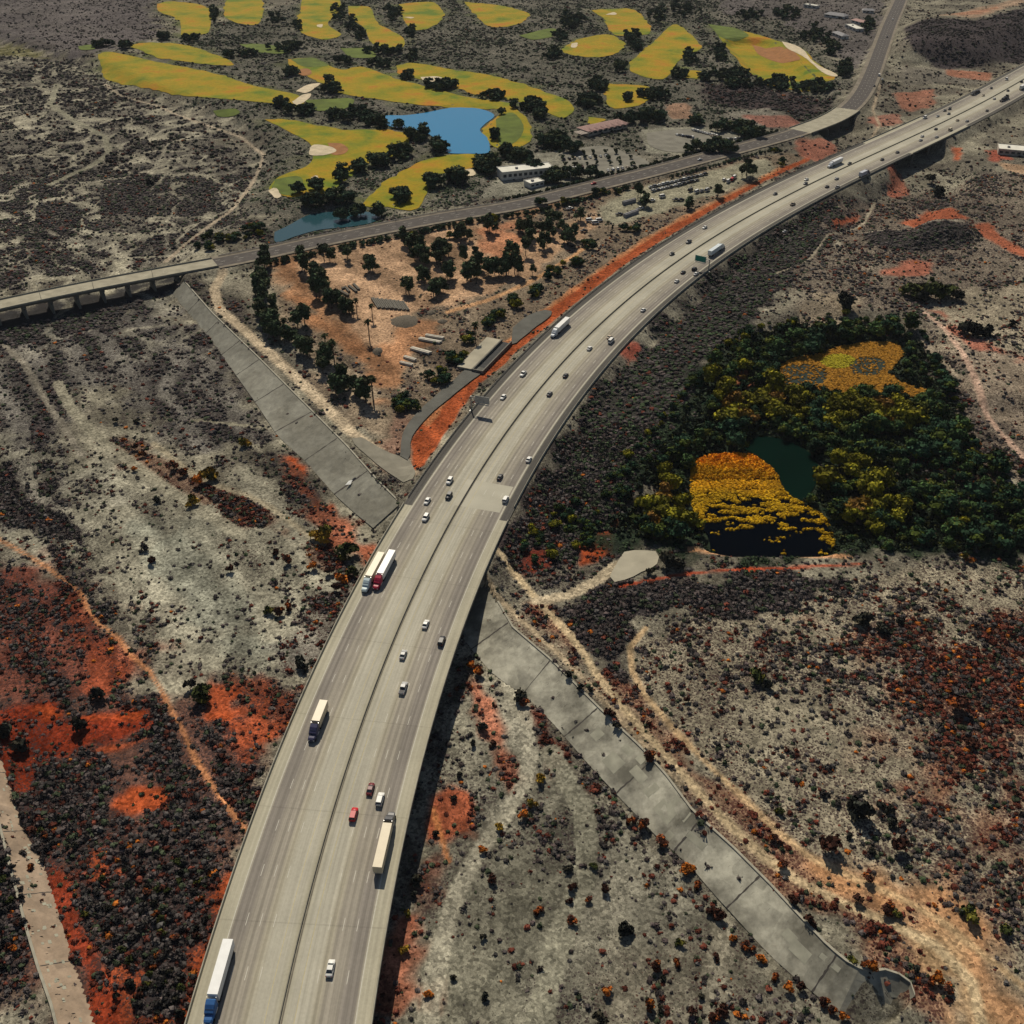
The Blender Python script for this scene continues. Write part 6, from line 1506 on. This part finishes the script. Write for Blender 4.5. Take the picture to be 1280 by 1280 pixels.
# ------------------------------------------------------------------ large shrubs one can tell apart
def bush_tpl(seed, col, second, frac): return crown_mesh('foliage', M_FOL, seed, 1.0, .72, 5, 150, .20, col, .35, second, frac)
BUSH = {'dark': [bush_tpl(200 + k, (.026, .028, .022), (.05, .045, .03), .3) for k in range(4)], 'green': [bush_tpl(210 + k, (.045, .055, .015), (.09, .085, .015), .4) for k in range(3)],
        'rust': [bush_tpl(220 + k, (.050, .020, .013), (.24, .065, .016), .33) for k in range(4)], 'orange': [bush_tpl(230 + k, (.42, .13, .02), (.14, .05, .02), .3) for k in range(3)],
        'yellow': [bush_tpl(240 + k, (.26, .16, .02), (.10, .09, .015), .35) for k in range(3)], 'grey': [bush_tpl(250 + k, (.036, .033, .033), (.06, .053, .046), .3) for k in range(4)]}
WORD = {'dark': 'dark green', 'green': 'mossy green', 'rust': 'rust tipped dark', 'orange': 'bright orange', 'yellow': 'golden yellow', 'grey': 'grey brown'}
STEM = trunk_mesh('stem', .5, .07, 3, 77, .35)
BIG = [(782,1157,26,'dark'),(1033,1052,34,'rust'),(1078,1012,36,'dark'),(1066,1003,20,'dark'),(1112,1012,16,'dark'),(1100,1005,14,'dark'),(1120,1055,26,'rust'),(1116,1028,18,'dark'),(1082,773,24,'dark'),(1100,785,22,'dark'),(1076,776,20,'dark'),(1123,775,15,'dark'),(943,845,24,'green'),(960,855,18,'dark'),(1194,880,28,'rust'),(1210,926,18,'rust'),
 (126,865,26,'dark'),(252,865,28,'green'),(238,858,18,'dark'),(100,905,26,'dark'),(25,930,28,'dark'),(8,915,26,'dark'),(402,668,28,'yellow'),(435,688,26,'green'),(375,828,26,'dark'),(350,765,14,'rust'),(676,973,18,'yellow'),(665,1003,14,'yellow'),(653,1018,15,'orange'),(827,1050,20,'rust'),(788,1024,16,'rust'),(803,1030,18,'rust'),(858,1083,22,'orange'),(870,1105,14,'rust'),(897,1140,22,'rust'),(888,1138,14,'rust'),(915,1171,13,'orange'),(931,1181,15,'rust'),(941,1185,10,'rust'),(951,1196,15,'orange'),
 (895,1195,12,'rust'),(902,1262,24,'rust'),(892,1272,16,'rust'),(865,1262,15,'rust'),(812,1255,18,'orange'),(823,1260,11,'dark'),(760,1237,16,'orange'),(820,1207,16,'rust'),(828,1220,12,'dark'),(845,1202,14,'rust'),(715,1150,14,'rust'),(672,1136,14,'rust'),(715,1107,14,'rust'),(712,1125,10,'rust'),(735,1124,10,'rust'),(755,1111,15,'rust'),(741,1082,10,'green'),(710,1085,14,'dark'),(850,1177,13,'green'),(748,1276,22,'dark'),(876,1244,11,'dark'),
 (1084,1097,17,'rust'),(1062,1045,11,'dark'),(1089,1062,13,'dark'),(1072,1122,15,'rust'),(1110,1135,20,'rust'),(1120,1142,14,'green'),(1212,1141,28,'green'),(1203,1138,14,'dark'),(1258,1162,20,'green'),(990,1125,17,'rust'),(1012,1149,18,'rust'),(977,1080,15,'rust'),(965,1047,13,'rust'),(1082,1203,18,'rust'),(1092,1207,16,'orange'),(1065,1198,14,'green'),(1172,1220,20,'orange'),(1165,1225,16,'rust'),(1185,1235,16,'rust'),(967,1220,13,'rust'),(986,1232,16,'orange'),(1002,1234,14,'rust'),(1030,1252,15,'rust'),(1040,1262,13,'rust'),(1055,1270,14,'orange'),
 (1032,992,14,'grey'),(1048,1003,12,'grey'),(975,1012,14,'green'),(1270,991,10,'rust'),(1146,1211,13,'dark'),(607,1245,14,'dark'),(567,1221,10,'dark'),(605,1172,10,'dark'),(615,1097,16,'rust'),(522,1100,18,'dark'),(518,1118,12,'dark'),(505,1185,15,'yellow'),(512,1140,12,'yellow'),(625,1033,14,'yellow'),(603,1060,12,'orange'),(567,997,11,'dark'),(545,1041,12,'dark'),(575,968,10,'dark'),(535,1240,14,'orange'),
 (165,1227,18,'dark'),(147,1242,11,'dark'),(92,1060,16,'dark'),(228,1265,18,'dark'),(605,907,18,'dark'),(592,929,12,'dark'),(616,929,12,'rust'),(598,838,18,'orange'),(590,830,13,'orange'),(650,868,22,'dark'),(655,878,13,'rust'),(710,842,12,'dark'),(761,890,16,'rust'),(726,857,13,'dark'),(738,862,10,'dark'),(772,905,13,'dark'),(812,945,18,'rust'),(859,875,11,'rust'),(813,712,13,'dark'),(833,700,26,'dark'),(845,706,22,'dark'),
 (307,553,15,'yellow'),(262,594,24,'yellow'),(250,600,18,'orange'),(241,627,16,'yellow'),(196,625,12,'dark'),(147,525,10,'dark'),(172,525,10,'dark'),(230,590,14,'rust'),(218,582,14,'rust'),(170,560,10,'rust'),(178,568,12,'orange'),(168,585,10,'orange'),(360,700,14,'rust'),(390,708,14,'orange'),(412,713,15,'rust'),(428,722,18,'orange'),(442,715,16,'green'),(345,690,12,'rust'),(420,735,14,'rust'),(338,762,16,'green'),(360,758,14,'rust'),(178,685,14,'grey'),(190,700,14,'rust'),(288,712,12,'rust'),
 (1160,362,34,'green'),(1178,366,30,'green'),(1140,364,28,'green'),(1195,370,20,'dark'),(1150,372,22,'dark'),(1205,410,30,'dark'),(1222,412,28,'dark'),(1235,415,20,'dark'),(1060,380,26,'dark'),(1055,372,20,'dark'),(1265,404,14,'dark'),(1175,240,22,'dark'),(1165,225,20,'dark'),(1205,695,12,'yellow'),(1213,700,14,'orange'),
 (208,204,0,'dark'),(188,228,12,'dark'),(194,224,8,'dark'),(138,204,10,'dark'),(1240,618,20,'dark'),(850,560,16,'dark'),(524,1008,0,'dark'),(538,700,0,'dark'),(497,455,0,'dark'),(1280,320,0,'dark')]
def where(px, py):
    if px < 80 and py > 940 or (px<460 and py > 840 and px < 470 - (py-840)*.5): return 'in the dark scrub left of the bridge'
    if py > 640 and px < 440: return 'on the pale wash left of the bridge'
    if py > 330 and px < 480 and py <= 640: return 'in the wash below the left road bridge'
    if py <= 330 and px < 400: return 'in the wash beyond the left road bridge'
    if px < 480: return 'beside the left edge of the freeway'
    d, _ = pdist(np.array([W(px, py, 3)[0]]), np.array([W(px, py, 3)[1]]), LEV[1][1]); d2, _ = pdist(np.array([W(px, py, 3)[0]]), np.array([W(px, py, 3)[1]]), LEV[1][2])
    if d2[0] < 9: return 'at the foot of the patched levee'
    if d[0] < 22 and py > 730: return 'along the dirt track above the patched levee'
    if py > 1040 and px < 1060 and inside(np.array([float(W(px, py, 0)[0])]), np.array([float(W(px, py, 0)[1])]), landA)[0] == False: return 'on the gravel between bridge and patched levee'
    if px < 700 and py > 760: return 'close to the right side of the bridge'
    if py > 700: return 'on the stony plateau at the lower right' if px > 830 and py > 900 else 'on the upper stony plateau at the right'
    if px > 1000: return 'in the scrubland at the upper right'
    return 'on the slope right of the freeway'
used = [(b[0], b[1]) for b in BIG]
def bush(px, py, d, kind):
    x, y, z = gp(px, py + d * .25); x, y, z = x[0], y[0], z[0]; depth = y * cT + (CAMZ - z) * sT; rad = d * depth / FPX / 2 * 1.05
    lb_ = '%s %s shrub %s' % ('large' if rad > 2.6 else 'small' if rad < 1.5 else 'rounded', WORD[kind], where(px, py))
    r = empty('desert_shrub', (x, y, z - .1), random.uniform(0, 6.28), lb_, 'shrub', lb_ + 's'); FREE.append((x, y, rad))
    me_ = random.choice(BUSH[kind]); put('foliage', me_, r, None, 0, (rad, rad * random.uniform(.85, 1.15), rad * random.uniform(.85, 1.2)))
    if rad > 1.6: put('stem', STEM, r, None, 0, (rad, rad, rad))
for b in BIG:
    if b[2]: bush(*b)
nb = len([1 for b in BIG if b[2]])

# ------------------------------------------------------------------ scattered scrub
def scatter(n, ylo, yhi, rmin, rmax):
    r = np.random.default_rng(int(ylo)); out = []
    # uniform over the strip of ground the view takes in, and a margin beyond it
    y = np.sqrt(r.uniform(ylo ** 2, yhi ** 2, n)); half = (y * cT + CAMZ * sT) * .5 * 1.28 + 22; x = r.uniform(-1, 1, n) * half
    # keep density even across the widening strip
    keep = r.random(n) < half / y / (half / y).max(); x = x[keep]; y = y[keep]
    soil_, veg, ru, gr = landcover(x, y); cl = fbm(x, y, 5, 61, 2)
    c2 = fbm(x, y, 30, 65, 3); cf = np.clip((cl - .38) * 5.5, .22, 1.7) * np.clip((c2 - .30) * 4.2, .55, 1.5); h_ = smooth((veg - .52) / .2); p = veg * (cf * (1 - h_) + 1.5 * h_)
    k = r.random(len(x)) < p * 1.05; x, y, veg, ru, gr = x[k], y[k], veg[k], ru[k], gr[k]
    d1, _ = pdist(x, y, FC_c); d2, _ = pdist(x, y, RC_c); k = (d2 > 12.5)
    zt = hz(x, y); k &= ~((d1 < FW_HALF + 1.5) & (zt > 5)); k &= ~in_any_water(x, y, 1); k &= free_of_patches(x, y)
    for P, c, t, zc, z_ in LEV: k &= ~inside(x, y, P) | (r.random(len(x)) < .08)
    x, y, veg, ru, gr, zt = x[k], y[k], veg[k], ru[k], gr[k], zt[k]
    s = (rmin + (rmax - rmin) * r.random(len(x)) ** 3.6) * (.75 + .4 * veg + .10 * smooth((veg - .55) / .2))
    return x, y, zt, s, ru, gr
def free_of_patches(x, y):
    k = np.ones(x.shape, bool)
    for P in BARE:
        lo = P.min(0) - 3; hi = P.max(0) + 3; i = np.nonzero((x > lo[0]) & (x < hi[0]) & (y > lo[1]) & (y < hi[1]))[0]
        if len(i): k[i] &= sdist(x[i], y[i], P) < -.8
    return k
def tints(ru, gr, r):
    n = len(ru); t = np.tile(np.array((.042, .038, .036)), (n, 1)) * r.uniform(.45, 1.7, (n, 1))
    t[:, 0] *= r.uniform(.95, 1.2, n)
    m = r.random(n) < ru * 1.25; t[m] = np.array((.075, .022, .014)) * r.uniform(.4, 1.6, (m.sum(), 1))
    m = r.random(n) < ru * .09; t[m] = np.array((.28, .085, .014)) * r.uniform(.6, 1.2, (m.sum(), 1))
    m = r.random(n) < gr; t[m] = np.array((.028, .042, .020)) * r.uniform(.6, 1.6, (m.sum(), 1))
    m = r.random(n) < .13; t[m] = np.array((.036, .046, .026)) * r.uniform(.6, 1.2, (m.sum(), 1))
    return t
BL = []
for sd_ in range(10):
    r_ = np.random.default_rng(300 + sd_)
    v = ICV * np.array((1, 1, .62)) * r_.uniform(.62, 1.3, (12, 1)); v[:, 2] += .35; extra = []
    # side lobe and leafy tips break the outline
    v2 = ICV * np.array((.6, .6, .42)) * r_.uniform(.7, 1.25, (12, 1)) + (r_.uniform(-.7, .7), r_.uniform(-.7, .7), .3)
    q = r_.normal(size=(10, 3)); q[:, 2] = np.abs(q[:, 2]); q /= np.linalg.norm(q, axis=1)[:, None]; q = q * (1.05, 1.05, .8) + (0, 0, .2)
    w = r_.normal(size=(10, 3)) * .30; tri = np.stack([q - w, q + w, q + r_.normal(size=(10, 3)) * .3 + (0, 0, .18)], 1).reshape(-1, 3)
    BL.append((np.vstack([v, v2, tri]), np.vstack([ICF, ICF + 12, np.arange(30).reshape(10, 3) + 24])))
def build_scrub(name, x, y, z, s, t, r, lite, label):
    V = []; F = []; T = []; nv = 0; kind = r.integers(0, len(BL), len(x))
    for k, (v, f) in enumerate(BL):
        if lite: v = v[:12]; f = f[:20]
        i = np.nonzero(kind == k)[0]
        if not len(i): continue
        a = r.uniform(0, 6.28, len(i)); c, sn = np.cos(a)[:, None], np.sin(a)[:, None]
        X_ = (v[None, :, 0] * c - v[None, :, 1] * sn) * s[i, None] + x[i, None]; Y_ = (v[None, :, 0] * sn + v[None, :, 1] * c) * s[i, None] * .95 + y[i, None]
        Z_ = v[None, :, 2] * s[i, None] * r.uniform(.75, 1.2, (len(i), 1)) + z[i, None] - .1
        V.append(np.stack([X_, Y_, Z_], 2).reshape(-1, 3)); F.append((f[None] + (np.arange(len(i)) * len(v))[:, None, None]).reshape(-1, 3) + nv); nv += len(i) * len(v)
        tt = np.repeat(t[i], len(v), 0) * np.tile(np.random.default_rng(k).uniform(.75, 1.3, (len(v), 1)), (len(i), 1)); T.append(tt)
    o = put(name, npmesh(name, np.vstack(V), np.vstack(F), M_SCRUB, np.vstack(T))); tag(o, label, 'scrub', kind='stuff'); print(name, len(x))
rs = np.random.default_rng(77)
x, y, z, s, ru, gr = scatter(720000, 78, 420, .16, 1.15)
# the largest of the nearby shrubs stand as shrubs of their own
px_, py_ = to_px(x, y, z); vis = (px_ > 0) & (px_ < 1280) & (py_ > 0) & (py_ < 1280)
near = np.ones(len(x), bool)
for a, b, q in FREE: near &= (x - a) ** 2 + (y - b) ** 2 > (q * .9) ** 2
x, y, z, s, ru, gr, vis, px_, py_ = [q[near] for q in (x, y, z, s, ru, gr, vis, px_, py_)]
t = tints(ru, gr, rs); app = np.where(vis, s / (y * cT + (CAMZ - z) * sT), 0); big = np.argsort(-app)[:max(0, 298 - nb)]
for i in big:
    c = t[i]; kd = 'orange' if c[0] > .16 else 'rust' if c[0] > c[1] * 2 else 'green' if c[1] > c[0] * 1.12 else 'grey' if c[0] > .035 else 'dark'
    lb_ = 'medium %s bush %s' % (WORD[kd], where(px_[i], py_[i]))
    o = put('desert_bush', random.choice(BUSH[kd]), None, (x[i], y[i], z[i] - .1), random.uniform(0, 6.28), (s[i] * 1.1, s[i] * 1.05, s[i] * 1.1)); tag(o, lb_, 'bush', lb_ + 'es')
m = np.ones(len(x), bool); m[big] = False
build_scrub('near_scrub', x[m], y[m], z[m], s[m], t[m], rs, False, 'small dark and rusty desert shrubs scattered over the near wash and plateau')
x, y, z, s, ru, gr = scatter(380000, 420, 820, .28, 1.4); build_scrub('middle_scrub', x, y, z, s, tints(ru, gr, rs), rs, True, 'dark desert shrubs scattered over the middle distance')
x, y, z, s, ru, gr = scatter(300000, 820, 1750, .5, 2.0); build_scrub('far_scrub', x, y, z, s, tints(ru, gr, rs) * .9, rs, True, 'dark scrub speckling the far wash and hills')

# ------------------------------------------------------------------ tell look-alikes apart by where they stand
bpy.context.view_layer.update()
ORD = ['leftmost', 'second from left', 'third from left', 'fourth from left', 'fifth from left', 'sixth from left', 'seventh from left', 'eighth from left', 'ninth from left', 'tenth from left', 'eleventh from left', 'twelfth from left', 'thirteenth from left', 'fourteenth from left', 'fifteenth from left']
BANDS = {1: [''], 2: ['front band', 'rear band'], 3: ['front band', 'middle band', 'rear band'], 4: ['front band', 'second band', 'third band', 'rear band'], 5: ['front band', 'second band', 'middle band', 'fourth band', 'rear band'], 6: ['front band', 'second band', 'third band', 'fourth band', 'fifth band', 'rear band'], 7: ['front band', 'second band', 'third band', 'middle band', 'fifth band', 'sixth band', 'rear band']}
bylab = {}
for o in COL.objects:
    if o.parent is None and 'label' in o.keys(): bylab.setdefault(o['label'], []).append(o)
for lb_, os_ in bylab.items():
    n = len(os_)
    if n < 2: continue
    nbnd = min(7, 1 if n <= 9 else (n + 11) // 12)
    os_.sort(key=lambda o: o.location.y)
    for b in range(nbnd):
        part = os_[b * n // nbnd:(b + 1) * n // nbnd]
        part.sort(key=lambda o: float(to_px(o.location.x, o.location.y, o.location.z)[0]))
        for k, o in enumerate(part):
            w = ORD[k] if k < len(ORD) - 1 else 'far right'
            if k == len(part) - 1: w = 'rightmost'
            if BANDS[nbnd][b]: w += ', ' + BANDS[nbnd][b]
            t_ = lb_ + ', ' + w
            if len(t_.split()) > 16: t_ = lb_.replace(' the ', ' ').replace('road hedge', 'road') + ', ' + w
            if len(t_.split()) > 16: t_ = t_.replace(' from left', '')
            o['label'] = t_
HAZE = 0.00002

# ------------------------------------------------------------------ the air
hzm = bpy.data.materials.new('haze'); hzm.use_nodes = True
hn = hzm.node_tree; hn.nodes.remove(hn.nodes['Principled BSDF'])
pv = hn.nodes.new('ShaderNodeVolumePrincipled'); pv.inputs['Density'].default_value = HAZE; pv.inputs['Color'].default_value = (.80, .84, .92, 1)
pv.inputs['Anisotropy'].default_value = 0.0
hn.links.new(pv.outputs[0], hn.nodes['Material Output'].inputs['Volume'])
o = MB().box(-14000, 14000, -7500, 14000, -12, 262).build('haze', hzm); o['kind'] = 'stuff'
